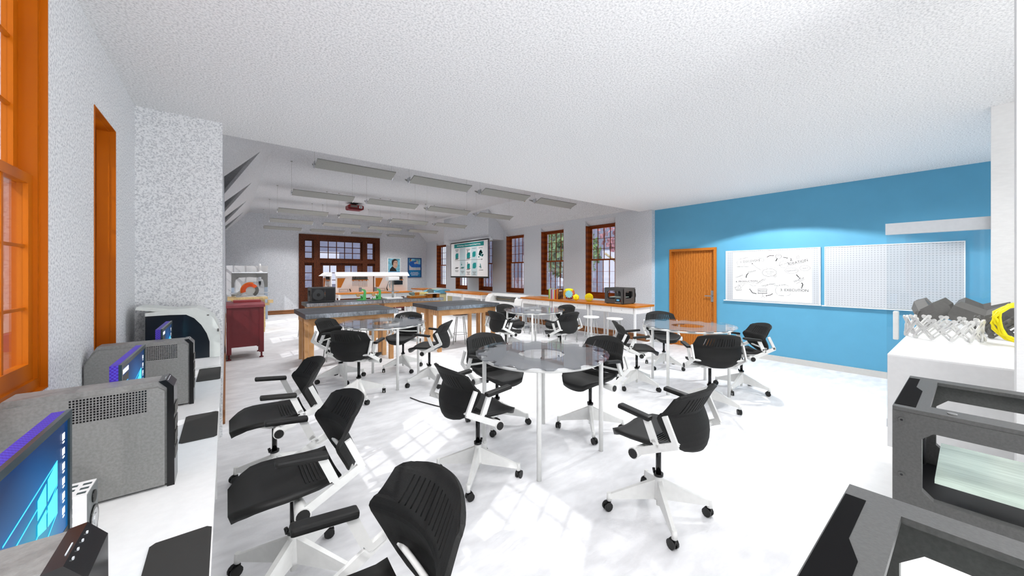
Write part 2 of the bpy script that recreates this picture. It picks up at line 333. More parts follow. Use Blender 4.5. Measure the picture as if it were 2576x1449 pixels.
WS = [([(2.653,1.735),(2.431,1.75)],0.0033),([(1.93,1.669),(1.704,1.74)],0.0033),([(2.732,1.336),(2.599,1.357),(2.463,1.362)],0.0033),([(2.262,1.833),(2.225,1.858),(2.18,1.859)],0.0106),([(2.021,1.825),(1.975,1.813)],0.0106),([(1.837,1.525),(1.8,1.475)],0.0119),([(1.766,1.388),(1.747,1.36),(1.76,1.314)],0.0132),([(2.523,1.241),(2.487,1.187),(2.424,1.174)],0.0119),([(2.173,1.188),(2.21,1.16),(2.258,1.147)],0.0106),([(2.591,1.463),(2.587,1.504),(2.567,1.537)],0.0146),([(2.354,1.604),(2.431,1.658),(2.483,1.714)],0.004),([(2.129,1.759),(2.107,1.806)],0.0146),([(2.404,1.182),(2.258,1.188)],0.0093),([(2.404,1.258),(2.258,1.263)],0.0046),([(2.4,1.259),(2.396,1.187)],0.004),([(2.262,1.263),(2.266,1.192)],0.004),([(2.327,1.181),(2.324,1.137)],0.004),([(2.324,1.137),(2.35,1.104)],0.0033),([(2.324,1.137),(2.29,1.107)],0.0033),([(2.779,1.278),(2.699,1.323),(2.674,1.268),(2.762,1.227),(2.779,1.278)],0.004),([(2.779,1.278),(2.728,1.266),(2.699,1.323)],0.0033),([(2.385,1.806),(2.308,1.808),(2.308,1.763),(2.385,1.756),(2.385,1.806)],0.0033),([(2.491,1.857),(2.447,1.862),(2.412,1.838)],0.0033),([(2.732,1.709),(2.751,1.747),(2.732,1.779)],0.0033),([(2.64,1.693),(2.612,1.718)],0.0033),([(2.686,1.457),(2.653,1.43)],0.0033),([(2.669,1.3),(2.62,1.334)],0.0033),([(2.539,1.345),(2.487,1.314),(2.427,1.325)],0.0033),([(2.373,1.362),(2.315,1.413),(2.281,1.435),(2.285,1.453),(2.308,1.444),(2.304,1.417)],0.0033),([(2.296,1.293),(2.262,1.338),(2.202,1.357),(2.129,1.337)],0.0033),([(2.014,1.345),(1.971,1.342),(1.94,1.321)],0.0033),([(2.114,1.303),(2.136,1.263),(2.129,1.211),(2.1,1.171)],0.0033),([(1.978,1.158),(1.943,1.164),(1.912,1.195)],0.0033),([(1.837,1.37),(1.727,1.447)],0.004),([(1.82,1.784),(1.834,1.818),(1.823,1.839),(1.807,1.842),(1.797,1.821),(1.807,1.792)],0.004),([(1.84,1.844),(1.83,1.836)],0.0026),([(1.786,1.842),(1.795,1.835)],0.0026),([(1.813,1.855),(1.813,1.847)],0.0026),([(2.334,1.639),(2.321,1.623)],0.0033),([(2.27,1.661),(2.27,1.639)],0.0033),([(2.199,1.664),(2.21,1.642)],0.0033),([(2.136,1.655),(2.147,1.637)],0.0033),([(2.103,1.624),(2.116,1.615)],0.0033),([(2.122,1.559),(2.119,1.548),(2.121,1.537),(2.128,1.528),(2.139,1.521),(2.15,1.513),(2.16,1.503),(2.175,1.496),(2.191,1.495),(2.208,1.496),(2.225,1.49),(2.242,1.489),(2.259,1.493),(2.273,1.501),(2.288,1.505),(2.303,1.509),(2.315,1.517),(2.322,1.528),(2.326,1.539),(2.334,1.548),(2.337,1.559),(2.334,1.57),(2.326,1.579),(2.322,1.59),(2.315,1.601),(2.303,1.609),(2.288,1.614),(2.273,1.617),(2.259,1.625),(2.242,1.629),(2.225,1.628),(2.208,1.622),(2.191,1.623),(2.175,1.622),(2.16,1.615),(2.15,1.605),(2.139,1.597),(2.128,1.59),(2.121,1.581),(2.119,1.57),(2.122,1.559)],0.0046),([(1.813,1.592),(1.811,1.585),(1.813,1.577),(1.819,1.57),(1.829,1.566),(1.838,1.56),(1.847,1.553),(1.859,1.549),(1.873,1.548),(1.888,1.549),(1.902,1.545),(1.917,1.544),(1.931,1.547),(1.943,1.552),(1.956,1.555),(1.969,1.558),(1.979,1.564),(1.985,1.572),(1.989,1.579),(1.996,1.585),(1.998,1.593),(1.996,1.601),(1.989,1.607),(1.985,1.614),(1.979,1.622),(1.969,1.628),(1.956,1.631),(1.943,1.633),(1.931,1.639),(1.917,1.641),(1.902,1.64),(1.888,1.636),(1.873,1.637),(1.859,1.636),(1.847,1.631),(1.838,1.624),(1.829,1.619),(1.819,1.614),(1.813,1.607),(1.811,1.599),(1.813,1.592)],0.0033),([(1.655,1.632),(1.653,1.625),(1.654,1.618),(1.659,1.612),(1.666,1.607),(1.673,1.602),(1.68,1.596),(1.689,1.592),(1.699,1.591),(1.71,1.592),(1.72,1.588),(1.731,1.587),(1.742,1.59),(1.751,1.595),(1.76,1.598),(1.77,1.601),(1.777,1.606),(1.781,1.613),(1.784,1.62),(1.789,1.626),(1.791,1.634),(1.789,1.641),(1.784,1.647),(1.781,1.654),(1.777,1.661),(1.77,1.666),(1.76,1.669),(1.751,1.671),(1.742,1.676),(1.731,1.679),(1.72,1.678),(1.71,1.674),(1.699,1.674),(1.689,1.673),(1.68,1.669),(1.673,1.663),(1.666,1.657),(1.659,1.653),(1.654,1.646),(1.653,1.639),(1.655,1.632)],0.0033),([(1.947,1.699),(1.95,1.672),(1.969,1.652),(1.996,1.644),(2.025,1.64),(2.052,1.654),(2.07,1.676),(2.078,1.701),(2.07,1.727),(2.052,1.748),(2.025,1.761),(1.996,1.755),(1.969,1.747),(1.95,1.726),(1.947,1.699)],0.0033),([(2.046,1.841),(2.049,1.827),(2.058,1.816),(2.072,1.808),(2.089,1.806),(2.105,1.809),(2.12,1.818),(2.129,1.83),(2.132,1.844),(2.129,1.858),(2.12,1.869),(2.105,1.877),(2.089,1.879),(2.072,1.875),(2.058,1.867),(2.049,1.855),(2.046,1.841)],0.0053),([(2.124,1.498),(2.127,1.488),(2.135,1.482),(2.145,1.482),(2.153,1.488),(2.156,1.498),(2.153,1.508),(2.145,1.515),(2.135,1.515),(2.127,1.508),(2.124,1.498)],0.004)]
# ------------------------------------------------------------------ room shell
XL, XB, XR, YP, YB = -0.61, 7.61, 7.48, 4.39, 16.05
struct('floor', MB().box(-0.9, 7.9, -2.6, 16.3, -0.12, 0), M_floor)
struct('ceiling_near', MB().box(-0.9, 7.9, -2.6, 4.75, 2.97, 3.3), M_ceil)
m = MB()
for a, b, c, d in wall_holes(-2.6, YP, 0, 2.97, [(-0.1, 0.85, 1.055, 2.86), (1.53, 2.477, 1.055, 2.86), (3.183, 3.705, 0.95, 2.54)]):
    m.box(-0.86, XL, a, b, c, d)
struct('wall_left', m, M_wall)
struct('wall_pier', MB().box(-0.86, -0.03, YP, 4.75, 0, 2.97), M_wall)
WIN = [(5.40, 6.34), (7.13, 8.07), (8.87, 9.81), (10.61, 11.52), (12.33, 13.28), (14.11, 15.02)]
m = MB()
for a, b, c, d in wall_holes(4.75, YB, 0, 3.02, [(y0, y1, 0.9, 2.93) for y0, y1 in WIN]): m.box(-0.33, -0.03, a, b, c, d)
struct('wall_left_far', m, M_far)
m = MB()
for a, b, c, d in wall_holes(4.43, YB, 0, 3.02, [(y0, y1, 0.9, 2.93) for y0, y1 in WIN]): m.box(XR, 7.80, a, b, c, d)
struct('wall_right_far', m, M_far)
m = MB()
for a, b, c, d in wall_holes(-2.6, 4.43, 0, 2.97, [(3.115, 4.079, 0, 2.062)]): m.box(XB, 7.80, a, b, c, d)
struct('wall_right', m, M_blue)
m = MB()
for a, b, c, d in wall_holes(-0.33, 7.80, 0, 3.9, [(2.19, 5.265, 0, 3.07)]): m.box(a, b, YB, 16.3, c, d)
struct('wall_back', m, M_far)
m = MB().box(0.58, 6.85, 4.75, YB, 3.737, 3.82)
m.add([(6.80, 4.75, 3.737), (7.50, 4.75, 3.0), (7.50, YB, 3.0), (6.80, YB, 3.737), (6.80, 4.75, 3.80), (7.80, 4.75, 3.06), (7.80, YB, 3.06), (6.80, YB, 3.80)],
      [(0, 1, 2, 3), (7, 6, 5, 4), (0, 4, 5, 1), (3, 2, 6, 7), (1, 5, 6, 2), (0, 3, 7, 4)])
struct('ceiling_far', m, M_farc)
# sloped ceiling on the left with four triangular notches
sl = lambda x: 3.0 + (x + 0.03) * (0.737 / 0.66)
low = []; tips = [(6.96, 7.12, 8.47), (9.43, 9.66, 10.94), (11.95, 12.2, 13.35), (14.3, 14.5, 15.4)]
pts = [(-0.03, 4.75)]
for a, t, b in tips: pts += [(-0.03, a), (0.43, t), (-0.03, b)]
pts += [(-0.03, YB), (0.63, YB), (0.63, 4.75)]
m = MB(); n = len(pts)
m.add([(x, y, sl(x)) for x, y in pts] + [(x - 0.02, y, sl(x) + 0.05) for x, y in pts],
      [tuple(range(n)), tuple(range(2 * n - 1, n - 1, -1))] + [(i, (i + 1) % n, n + (i + 1) % n, n + i) for i in range(n)])
for a, t, b in tips:
    for p, q in (((-0.03, a), (0.43, t)), ((0.43, t), (-0.03, b))):
        m.add([(p[0], p[1], sl(p[0])), (q[0], q[1], sl(q[0])), (q[0], q[1], 3.62), (p[0], p[1], 3.62)], [(0, 1, 2, 3)])
    m.box(-0.36, 0.45, a - 0.02, b + 0.02, 3.60, 3.64); m.box(-0.36, -0.30, a - 0.02, b + 0.02, 3.0, 3.62)
    m.box(-0.33, -0.03, a - .04, a, 3.0, 3.62); m.box(-0.33, -0.03, b, b + .04, 3.0, 3.62)
struct('ceiling_slope', m, M_farc)
struct('wall_rear', MB().box(-0.9, 7.9, -2.75, -2.6, 0, 2.97), M_wall)
struct('wall_header', MB().box(-0.33, 7.80, 4.62, 4.75, 2.98, 3.9), M_farc)
m = MB().prism([(6.85, 2.69), (7.50, 2.69), (7.50, 3.05), (6.85, 3.72)], 'Y', 9.95, 13.1)
struct('wall_bulkhead', m, M_far)
# partition on the right with the glass sliding door, and the wall end at the very edge of the picture
struct('wall_partition', MB().box(5.13, 5.205, -2.6, -0.105, 0, 2.97), M_smooth)
struct('wall_near_right', MB().box(2.47, 2.60, -2.6, -0.112, 0, 2.97), M_smooth)
# skirtings
struct('baseboard_right', MB().box(7.592, XB, -2.6, 3.05, 0, 0.095).box(7.592, XB, 4.145, 4.43, 0, 0.095), mat('grey_skirting', rgb(206, 204, 200), 0.6))
struct('baseboard_far_right', MB().box(7.46, XR, 4.45, YB, 0, 0.15), M_base)
struct('baseboard_back', MB().box(-0.03, 2.19, 16.03, YB, 0, 0.15).box(5.265, XR, 16.03, YB, 0, 0.15), M_base)
struct('baseboard_left', MB().box(-0.03, -0.01, 4.75, YB, 0, 0.15), M_base)

# ------------------------------------------------------------------ windows
def sash_window(idx, X, sgn, y0, y1, z0, z1, mid, woodm, cols=4, rows=3, fw=0.045, deep=0.09, lower_rows=3, sill=0.0):
    """double hung window in plane X; sgn=+1: outdoors towards +X. frame > sashes, glass"""
    o = bpy.data.objects.new('window_%d' % idx, None); COL.objects.link(o); o.location = (X, (y0 + y1) / 2, z0); o['kind'] = 'structure'
    f = MB(); a, b = X, X + sgn * deep
    f.box(a, b, y0, y0 + 0.03, z0, z1).box(a, b, y1 - 0.03, y1, z0, z1).box(a, b, y0 + 0.03, y1 - 0.03, z1 - 0.04, z1).box(a, b, y0 + 0.03, y1 - 0.03, z0, z0 + 0.05 + sill)
    if X > 7: f.box(7.49, X, y0, y0 + .014, z0, z1 - .002).box(7.49, X, y1 - .014, y1 - .002, z0, z1 - .002).box(7.474, X, y0 + .014, y1 - .014, z0, z0 + .03)
    fr = f.build('window_frame', woodm, o)
    for nm, za, zb, off, rr in (('lower_sash', z0 + 0.05 + sill, mid + 0.02, 0.012, lower_rows), ('upper_sash', mid - 0.02, z1 - 0.04, 0.05, rows)):
        s_ = MB(); p, q = X + sgn * off, X + sgn * (off + 0.03); ya, yb = y0 + 0.03, y1 - 0.03
        s_.box(p, q, ya, ya + fw, za, zb).box(p, q, yb - fw, yb, za, zb).box(p, q, ya + fw, yb - fw, zb - 0.04, zb).box(p, q, ya + fw, yb - fw, za, za + (0.07 if nm[0] == 'l' else 0.04))
        ga, gb, gc, gd = ya + fw, yb - fw, za + 0.04, zb - 0.04
        for i in range(1, cols): yy = ga + (gb - ga) * i / cols; s_.box(p + sgn * 0.006, q - sgn * 0.006, yy - 0.0075, yy + 0.0075, gc, gd)
        for i in range(1, rr): zz = gc + (gd - gc) * i / rr; s_.box(p + sgn * 0.008, q - sgn * 0.008, ga, gb, zz - (.006 if nm[0] == 'u' or X < 7 else .003), zz + (.006 if nm[0] == 'u' or X < 7 else .003))
        so_ = s_.build(nm, woodm, o)
        MB().box(X + sgn * (off + 0.014), X + sgn * (off + 0.017), ga, gb, gc, gd).build('window_glass', M_glass, so_)
    return o
wi = 1
sash_window(wi, -0.628, -1, 1.53, 2.477, 1.055, 2.86, 1.94, M_orange); wi += 1
sash_window(wi, -0.628, -1, -0.1, 0.85, 1.055, 2.86, 1.94, M_orange); wi += 1
sash_window(wi, -0.70, -1, 3.183, 3.705, 0.95, 2.54, 1.75, M_orange, cols=2); wi += 1
m = MB()
for y0, y1, z0, z1 in ((1.53, 2.477, 1.055, 2.86), (3.183, 3.705, 0.95, 2.54), (-0.1, 0.85, 1.055, 2.86)):
    d_ = -0.70 if z1 < 2.6 else -0.63
    for e, k in ((0.0, 0.006), (0.03, 0.012)):
        m.box(d_ + e * .1, XL + 0.004 - e, y1 - k, y1 - .001, z0 + .001, z1 - .001).box(d_ + e * .1, XL + 0.004 - e, y0 + .001, y0 + k, z0 + .001, z1 - .001)
        m.box(d_ + e * .1, XL + 0.0035 - e, y0 + k, y1 - k, z1 - k, z1 - .001).box(d_ + e * .1, XL + 0.0035 - e, y0 + k, y1 - k, z0 + .001, z0 + k)
struct('trim_1', m, M_orange)
for y0, y1 in WIN:
    sash_window(wi, 7.60, 1, y0 + 0.01, y1 - 0.0, 0.90, 2.80, 1.90, M_brown, sill=0.03); wi += 1
m = MB()
for y0, y1 in WIN:   # sloping plaster soffit over each recessed window
    m.add([(XR + .003, y0 + .002, 2.926), (XR + .003, y1 - .002, 2.926), (7.62, y1 - .002, 2.80), (7.62, y0 + .002, 2.80), (XR + .003, y0 + .002, 2.929), (XR + .003, y1 - .002, 2.929), (7.795, y1 - .002, 2.929), (7.795, y0 + .002, 2.929)],
          [(0, 1, 2, 3), (4, 7, 6, 5), (0, 4, 5, 1), (1, 5, 6, 2), (2, 6, 7, 3), (3, 7, 4, 0)])
struct('trim_2', m, M_far)
for y0, y1 in WIN:
    sash_window(wi, -0.17, -1, y0, y1, 0.90, 2.93, 1.90, M_brown); wi += 1

# ------------------------------------------------------------------ oak door in the blue wall
d = bpy.data.objects.new('door_1', None); COL.objects.link(d); d.location = (7.66, 3.6, 0); d['kind'] = 'structure'
MB().box(7.585, 7.70, 3.115, 3.165, 0, 2.062).box(7.585, 7.70, 4.029, 4.079, 0, 2.062).box(7.585, 7.70, 3.165, 4.029, 2.012, 2.062).build('door_frame', wood('door_frame_oak', rgb(172, 96, 30), rgb(206, 128, 48), 14, 'Z', 0.45, 2), d)
lf = MB().box(7.665, 7.70, 3.165, 4.029, 0.005, 2.012).build('door_leaf', M_door, d)
h = MB().box(7.655, 7.665, 3.185, 3.245, 0.97, 1.20).cyl((7.655, 3.215, 1.09), (7.61, 3.215, 1.09), 0.012).bar((7.612, 3.215, 1.09), (7.612, 3.345, 1.09), 0.014, 0.02)
h.build('door_handle', M_silver, lf)

# ------------------------------------------------------------------ dark oak entrance door composition at the far end
d = bpy.data.objects.new('door_2', None); COL.objects.link(d); d.location = (3.73, 16.1, 0); d['kind'] = 'structure'
f = MB()
for x0, x1 in ((2.19, 2.376), (2.705, 2.915), (4.537, 4.733), (5.067, 5.265)): f.box(x0, x1, 16.0, 16.2, 0, 3.07)
for x0, x1 in ((2.376, 2.705), (2.915, 4.537), (4.733, 5.067)): f.box(x0, x1, 16.0, 16.2, 2.87, 3.07).box(x0, x1, 16.0, 16.2, 1.96, 2.07)
f.build('door_frame', M_dark, d)
def grid_panel(nm, x0, x1, z0, z1, cols, rows, bx, bz, mb_, y=16.10):
    """leaf with a grid of square panes: margins bx, bz"""
    p = MB(); t0, t1 = y, y + 0.05
    gx0, gx1, gz0, gz1 = bx[0], bx[1], bz[0], bz[1]
    p.box(x0, gx0, t0, t1, z0, z1).box(gx1, x1, t0, t1, z0, z1).box(gx0, gx1, t0, t1, gz1, z1).box(gx0, gx1, t0, t1, z0, gz0)
    for i in range(1, cols): xx = gx0 + (gx1 - gx0) * i / cols; p.box(xx - 0.014, xx + 0.014, t0 + .002, t1 - .002, gz0, gz1)
    for i in range(1, rows): zz = gz0 + (gz1 - gz0) * i / rows; p.box(gx0, gx1, t0, t1, zz - 0.014, zz + 0.014)
    q = p.build(nm, mb_, d)
    MB().box(gx0, gx1, t0 + 0.02, t0 + 0.026, gz0, gz1).build('door_glass', M_glass, q)
    return q
grid_panel('side_light', 2.376, 2.705, 2.07, 2.87, 1, 3, (2.41, 2.65), (2.15, 2.82), M_dark)
grid_panel('side_light', 4.733, 5.067, 2.07, 2.87, 1, 3, (4.755, 4.995), (2.15, 2.82), M_dark)
grid_panel('transom', 2.915, 4.537, 2.07, 2.87, 5, 3, (2.925, 4.475), (2.145, 2.83), M_dark)
grid_panel('side_light', 2.376, 2.705, 0, 1.96, 1, 3, (2.41, 2.65), (0.98, 1.85), M_dark)
grid_panel('side_light', 4.733, 5.067, 0, 1.96, 1, 3, (4.755, 4.995), (0.98, 1.85), M_dark)
grid_panel('door_leaf', 2.915, 3.72, 0, 1.96, 2, 3, (3.045, 3.545), (0.97, 1.855), M_dark)
grid_panel('door_leaf', 3.73, 4.537, 0, 1.96, 2, 3, (3.86, 4.355), (0.97, 1.855), M_dark)

# ------------------------------------------------------------------ outdoors
M_ground = mat('pale_ground', rgb(214, 214, 218), 0.9, noise=0.08, nscale=0.6)
M_bld = mat('lavender_facade', rgb(118, 120, 138), 0.9, noise=0.06, nscale=0.8)
M_bldw = mat('facade_trim', rgb(196, 196, 204), 0.8)
M_leaf = mat('green_leaves', rgb(110, 138, 84), 0.8, noise=0.5, nscale=6)
M_leafr = mat('red_leaves', rgb(170, 120, 128), 0.8, noise=0.5, nscale=6)
M_bark = mat('brown_bark', rgb(66, 52, 48), 0.9, noise=0.3, nscale=12)
M_barky = mat('pale_bark', rgb(186, 170, 132), 0.9, noise=0.5, nscale=9, stretch=(6, 6, 1))
tag(MB().box(-60, 60, -60, 60, -0.6, -0.4).build('ground', M_ground), kind='structure')
def house(loc, sx, sy, sz, face, label, wins):
    b = thing('building', label, 'building', loc)
    MB().box(-sx / 2, sx / 2, -sy / 2, sy / 2, 0, sz).build('wall', M_bld, b, False)
    MB().box(-sx / 2 - .15, sx / 2 + .15, -sy / 2 - .15, sy / 2 + .15, sz, sz + .3).build('cornice', M_bldw, b, False)
    for (u, z, ww, hh) in wins:
        if face == '-X': q = MB().box(-sx / 2 - .05, -sx / 2 + .02, u - ww / 2, u + ww / 2, z, z + hh)
        elif face == '+X': q = MB().box(sx / 2 - .02, sx / 2 + .05, u - ww / 2, u + ww / 2, z, z + hh)
        else: q = MB().box(u - ww / 2, u + ww / 2, -sy / 2 - .05, -sy / 2 + .02, z, z + hh)
        q.build('window_panel', M_bldw, b, False)
    return b
house((22, 14, -0.4), 6, 34, 7.5, '-X', 'grey lavender building seen through the tall windows on the right', [(-12 + 4 * i, 1.0, 1.3, 2.4) for i in range(7)])
house((3.5, 30, -0.4), 20, 6, 9, '-Y', 'grey lavender building seen through the panes of the dark oak doors', [(-6 + 4 * i, 1.2, 1.2, 2.2) for i in range(4)])
house((-13, 6, -0.4), 4, 30, 4.2, '+X', 'low pale building blurred beyond the orange framed window', [(-12 + 3 * i, 1.0, 1.6, 1.6) for i in range(9)])
def tree(loc, h, r, lean, leafm, barkm, label, nleaf, ls, trunk_r=0.16, zlo=0.45):
    t = thing('tree', label, 'tree', loc)
    top = Vector((lean[0], lean[1], h)); tr = MB()
    tr.tube([(0, 0, 0), (lean[0] * .25, lean[1] * .3, h * .35), (lean[0] * .6, lean[1] * .7, h * .6), tuple(top)], trunk_r, 8)
    for k in range(7):
        a = k * 2.4; p = Vector((lean[0] * .5, lean[1] * .5, h * (.4 + .06 * k)))
        tr.tube([p, p + Vector((math.cos(a) * r * .4, math.sin(a) * r * .4, r * .2)), p + Vector((math.cos(a) * r * .8, math.sin(a) * r * .8, r * .5))], trunk_r * .4, 6)
    tr.build('trunk', barkm, t, False)
    lv = MB()
    for i in range(nleaf):
        while True:
            v = Vector((random.uniform(-1, 1), random.uniform(-1, 1), random.uniform(-1, 1)))
            if 0.3 < v.length < 1: break
        p = Vector((lean[0] * .7 + v.x * r, lean[1] * .7 + v.y * r, h * (zlo + .35) + v.z * r * .9))
        q = Euler((random.uniform(0, 6), random.uniform(0, 6), random.uniform(0, 6))).to_matrix()
        s_ = ls * random.uniform(.6, 1.3)
        lv.add([p + q @ Vector(c) for c in ((-s_, -s_ * .6, 0), (s_, -s_ * .6, 0), (s_, s_ * .6, s_ * .1), (-s_, s_ * .6, 0))], [(0, 1, 2, 3)])
    lv.build('foliage', leafm, t, False)['kind'] = 'stuff'
    return t
tree((12.3, 11.6, -0.4), 3.6, 1.35, (-.2, -.6), M_leaf, M_bark, 'leaning green tree seen through the window behind the row of books', 2000, 0.09, 0.2)
tree((11.6, 7.5, -0.4), 4.4, 1.3, (0.1, .2), M_leafr, M_barky, 'pale barked tree with red leaves outside the window nearest the blue wall', 620, 0.09, 0.10, 0.5)
# ------------------------------------------------------------------ hanging light fixtures: five rows of four
def make_fixture():
    t = thing('pendant_light', '', 'light', (0, 0, 0), 0, 'suspended grey light fixtures')
    L = 1.12
    MB().add([(0, -.205, .075), (L, -.205, .075), (L, 0, 0), (0, 0, 0), (0, -.2, .09), (L, -.2, .09), (L, .01, .016), (0, .01, .016)],
             [(0, 1, 2, 3), (4, 7, 6, 5), (0, 4, 5, 1), (3, 2, 6, 7), (0, 3, 7, 4), (1, 5, 6, 2)]).build('reflector', M_fix, t, False)
    MB().add([(0, 0, 0), (L, 0, 0), (L, .19, .09), (0, .19, .09), (0, .01, .016), (L, .01, .016), (L, .185, .105), (0, .185, .105)],
             [(0, 1, 2, 3), (4, 7, 6, 5), (0, 4, 5, 1), (3, 2, 6, 7), (0, 3, 7, 4), (1, 5, 6, 2)]).build('reflector', M_fix, t, False)
    for x in (-0.012, L): MB().prism([(-.05, .03), (0, -.01), (.05, .03), (.05, .09), (-.05, .09)], 'X', x, x + .012).build('end_bracket', M_silver, t, False)
    for x in (0.0, L): MB().cyl((x, 0, .03), (x, 0, .667), .0013, n=6).cyl((x, 0, .655), (x, 0, .667), .02, n=10).build('suspension_cable', M_fix, t, False)
    return t
fx = make_fixture()
rown = ['nearest', 'second', 'third', 'fourth', 'farthest']; coln = ['leftmost', 'second from left', 'third from left', 'rightmost']
first = True
for r_, y in enumerate((5.87, 8.22, 10.72, 12.85, 15.0)):
    for c_ in range(4):
        o = fx if first else copy_tree(fx); first = False
        o.location = (1.0 + 1.42 * c_, y, 3.07)
        o['label'] = 'grey wing shaped light hung on thin cables, %s in the %s row' % (coln[c_], rown[r_])
        area('pendant_lamp', (1.56 + 1.42 * c_, y, 3.05), 1.1, 0.1, 14.0, 128)

# ------------------------------------------------------------------ red projector under the far ceiling
t = thing('projector', 'dark red ceiling projector with a black mount among the pendant lights', 'projector', (3.16, 12.0, 3.52))
MB().prism([(2.93, 3.545), (2.97, 3.52), (3.34, 3.52), (3.39, 3.545), (3.39, 3.64), (3.35, 3.665), (2.97, 3.665), (2.93, 3.64)], 'Y', 11.82, 12.15).build('body', mat('projector_red', rgb(120, 8, 12), .35), t)
g_ = MB()
for i in range(13): g_.box(2.97 + i * .03, 2.98 + i * .03, 11.812, 11.82, 3.535, 3.57)
g_.build('vent_slots', M_blackg, t)
MB().box(3.0, 3.2, 11.81, 11.82, 3.59, 3.645).build('grille', M_dgrey, t)
q = MB().box(3.25, 3.34, 11.805, 11.82, 3.57, 3.645).build('lens_frame', M_lgrey, t)
MB().cyl((3.295, 11.80, 3.608), (3.295, 11.81, 3.608), .02).build('lens', M_dgrey, q)
MB().box(3.08, 3.2, 11.93, 12.05, 3.665, 3.70).box(3.04, 3.24, 11.9, 12.08, 3.70, 3.737).build('ceiling_mount', M_blackg, t)

# ------------------------------------------------------------------ task chairs
def make_chair():
    t = thing('task_chair', '', 'chair', (0, 0, 0), 0, 'black and white task chairs')
    # seat: curved pad with chamfered front corners
    xs = [-.18, -.14, -.08, 0, .06, .12, .17, .21, .24, .262]
    def hw(x): return .19 if x < -.1 else .205 + .15 * (x + .08) if x < .06 else .225 if x < .13 else .225 - (x - .13) * .25 - max(0, x - .19) * .9
    m = MB(); n = 9; up = []; dn = []
    for x in xs:
        for j in range(n):
            f = -1 + 2 * j / (n - 1); y = f * hw(x)
            z = .545 - .014 * (1 - f * f) - (max(0, x - .13) ** 2) * 2.8 + .012 * max(0, -x - .1) / .08
            up.append((x, y, z)); dn.append((x - (.012 if x > .2 else 0), y * .985, z - .034 - .14 * max(0, x - .15) + .010 * abs(f) ** 3))
    k = len(xs); fs = []
    for i in range(k - 1):
        for j in range(n - 1):
            a = i * n + j; fs.append((a, a + n, a + n + 1, a + 1)); b = a + k * n; fs.append((b, b + 1, b + n + 1, b + n))
    for i in range(k - 1):
        for j in (0, n - 1): a = i * n + j; fs.append((a, a + n, a + n + k * n, a + k * n))
    for j in range(n - 1):
        for i in (0, k - 1): a = i * n + j; fs.append((a, a + 1, a + 1 + k * n, a + k * n))
    m.add(up + dn, fs, True); se = m.build('seat', M_pad, t, False)
    rb = MB()
    for i in range(9): rb.box(-.165 + i * .016, -.161 + i * .016, -.13, .13, .534, .5405 - .0002 * i)
    rb.build('seat_ribs', M_black, se, False)
    # backrest: bent, concave shell with real slots
    prof = [(.888, -.264, .190, -1), (.882, -.258, .208, -1), (.868, -.249, .220, -1), (.852, -.240, .226, 0), (.842, -.234, .228, 1), (.815, -.220, .235, 1), (.79, -.207, .242, 1), (.765, -.193, .25, 1), (.748, -.184, .255, 1), (.741, -.180, .258, 0), (.732, -.175, .262, -1), (.720, -.172, .264, -1), (.70, -.178, .262, -1), (.66, -.196, .256, -1), (.625, -.210, .246, -1), (.59, -.217, .222, -1), (.56, -.219, .185, -1), (.535, -.216, .135, -1), (.518, -.208, .07, -1)]
    ycol = [-1, -.93, -.84]
    for i in range(12): c = -.62 + i * (1.24 / 11); ycol += [c - .014, c + .014]
    ycol += [.84, .93, 1]
    vs = []; fs = []; nc = len(ycol)
    for z, x, h, fl in prof:
        for f in ycol:
            y = f * h; zz = z - (.024 * f * f if z > .86 else .012 * f * f if z > .76 else 0)
            vs.append((x - .062 + .085 * (f * f) * (h / .25), y, zz))
    for i in range(len(prof) - 1):
        slot_row = prof[i][3] == 1 and prof[i + 1][3] == 1
        for j in range(nc - 1):
            if slot_row and 3 <= j <= nc - 4 and (j - 3) % 2 == 0 and (j - 3) // 2 < 12: continue
            fs.append((i * nc + j, i * nc + j + 1, (i + 1) * nc + j + 1, (i + 1) * nc + j))
    b = MB().add(vs, fs, False).build('backrest', M_fabric, t, False)
    for p in b.data.polygons: p.use_smooth = False
    sm = b.modifiers.new('thickness', 'SOLIDIFY'); sm.thickness = 0.016; sm.offset = 0
    # lower cover seam
    MB().tube([(-.236 + .085 * f * f, f * .258, .735 - .02 * (1 - f * f)) for f in [-1 + i / 6 for i in range(13)]], .006, 6).build('waist_trim', M_blackg, b, False)
    # white side frames, arms and pads
    for sy in (1, -1):
        y = sy * .268
        fr = MB().bar((.01, y, .474), (-.262, y, .612), .016, .04).bar((-.258, y, .602), (-.190, y, .75), .016, .03, up=(1, 0, 0))
        fr = fr.build('side_frame', M_whitem, t, False)
        MB().bar((-.20, y, .585), (-.145, y, .562), .02, .026).bar((-.15, y, .56), (-.12, y, .60), .02, .026, up=(1, 0, 0)).bar((-.128, y, .585), (-.078, y, .703), .02, .038, up=(1, 0, 0)).build('arm_post', M_whitem, t, False)
        MB().box(-.105, .105, y - .026, y + .026, -.014, .014, Matrix.Translation((0, 0, .719)) @ Matrix.Rotation(R(-6), 4, 'Y'), ch=.010).build('arm_pad', M_pad, t, False)
    MB().tube([(-.215 - .022 * math.cos(f * math.pi / 2), f * .262, .592 - .015 * math.cos(f * math.pi / 2)) for f in [-1 + i / 5 for i in range(11)]], .011, 8).build('rear_crossbar', M_whitem, t, False)
    ax = MB().cyl((0, -.285, .474), (0, -.14, .474), .034, .02, n=14).cyl((0, .14, .474), (0, .285, .474), .02, .034, n=14).cyl((0, -.15, .474), (0, .15, .474), .017, n=12)
    ax.build('tilt_axle', M_whitem, t, False)
    for sy in (1, -1): MB().cyl((0, sy * .284, .474), (0, sy * .291, .474), .028, n=14).build('tilt_cap', M_black, t, False)
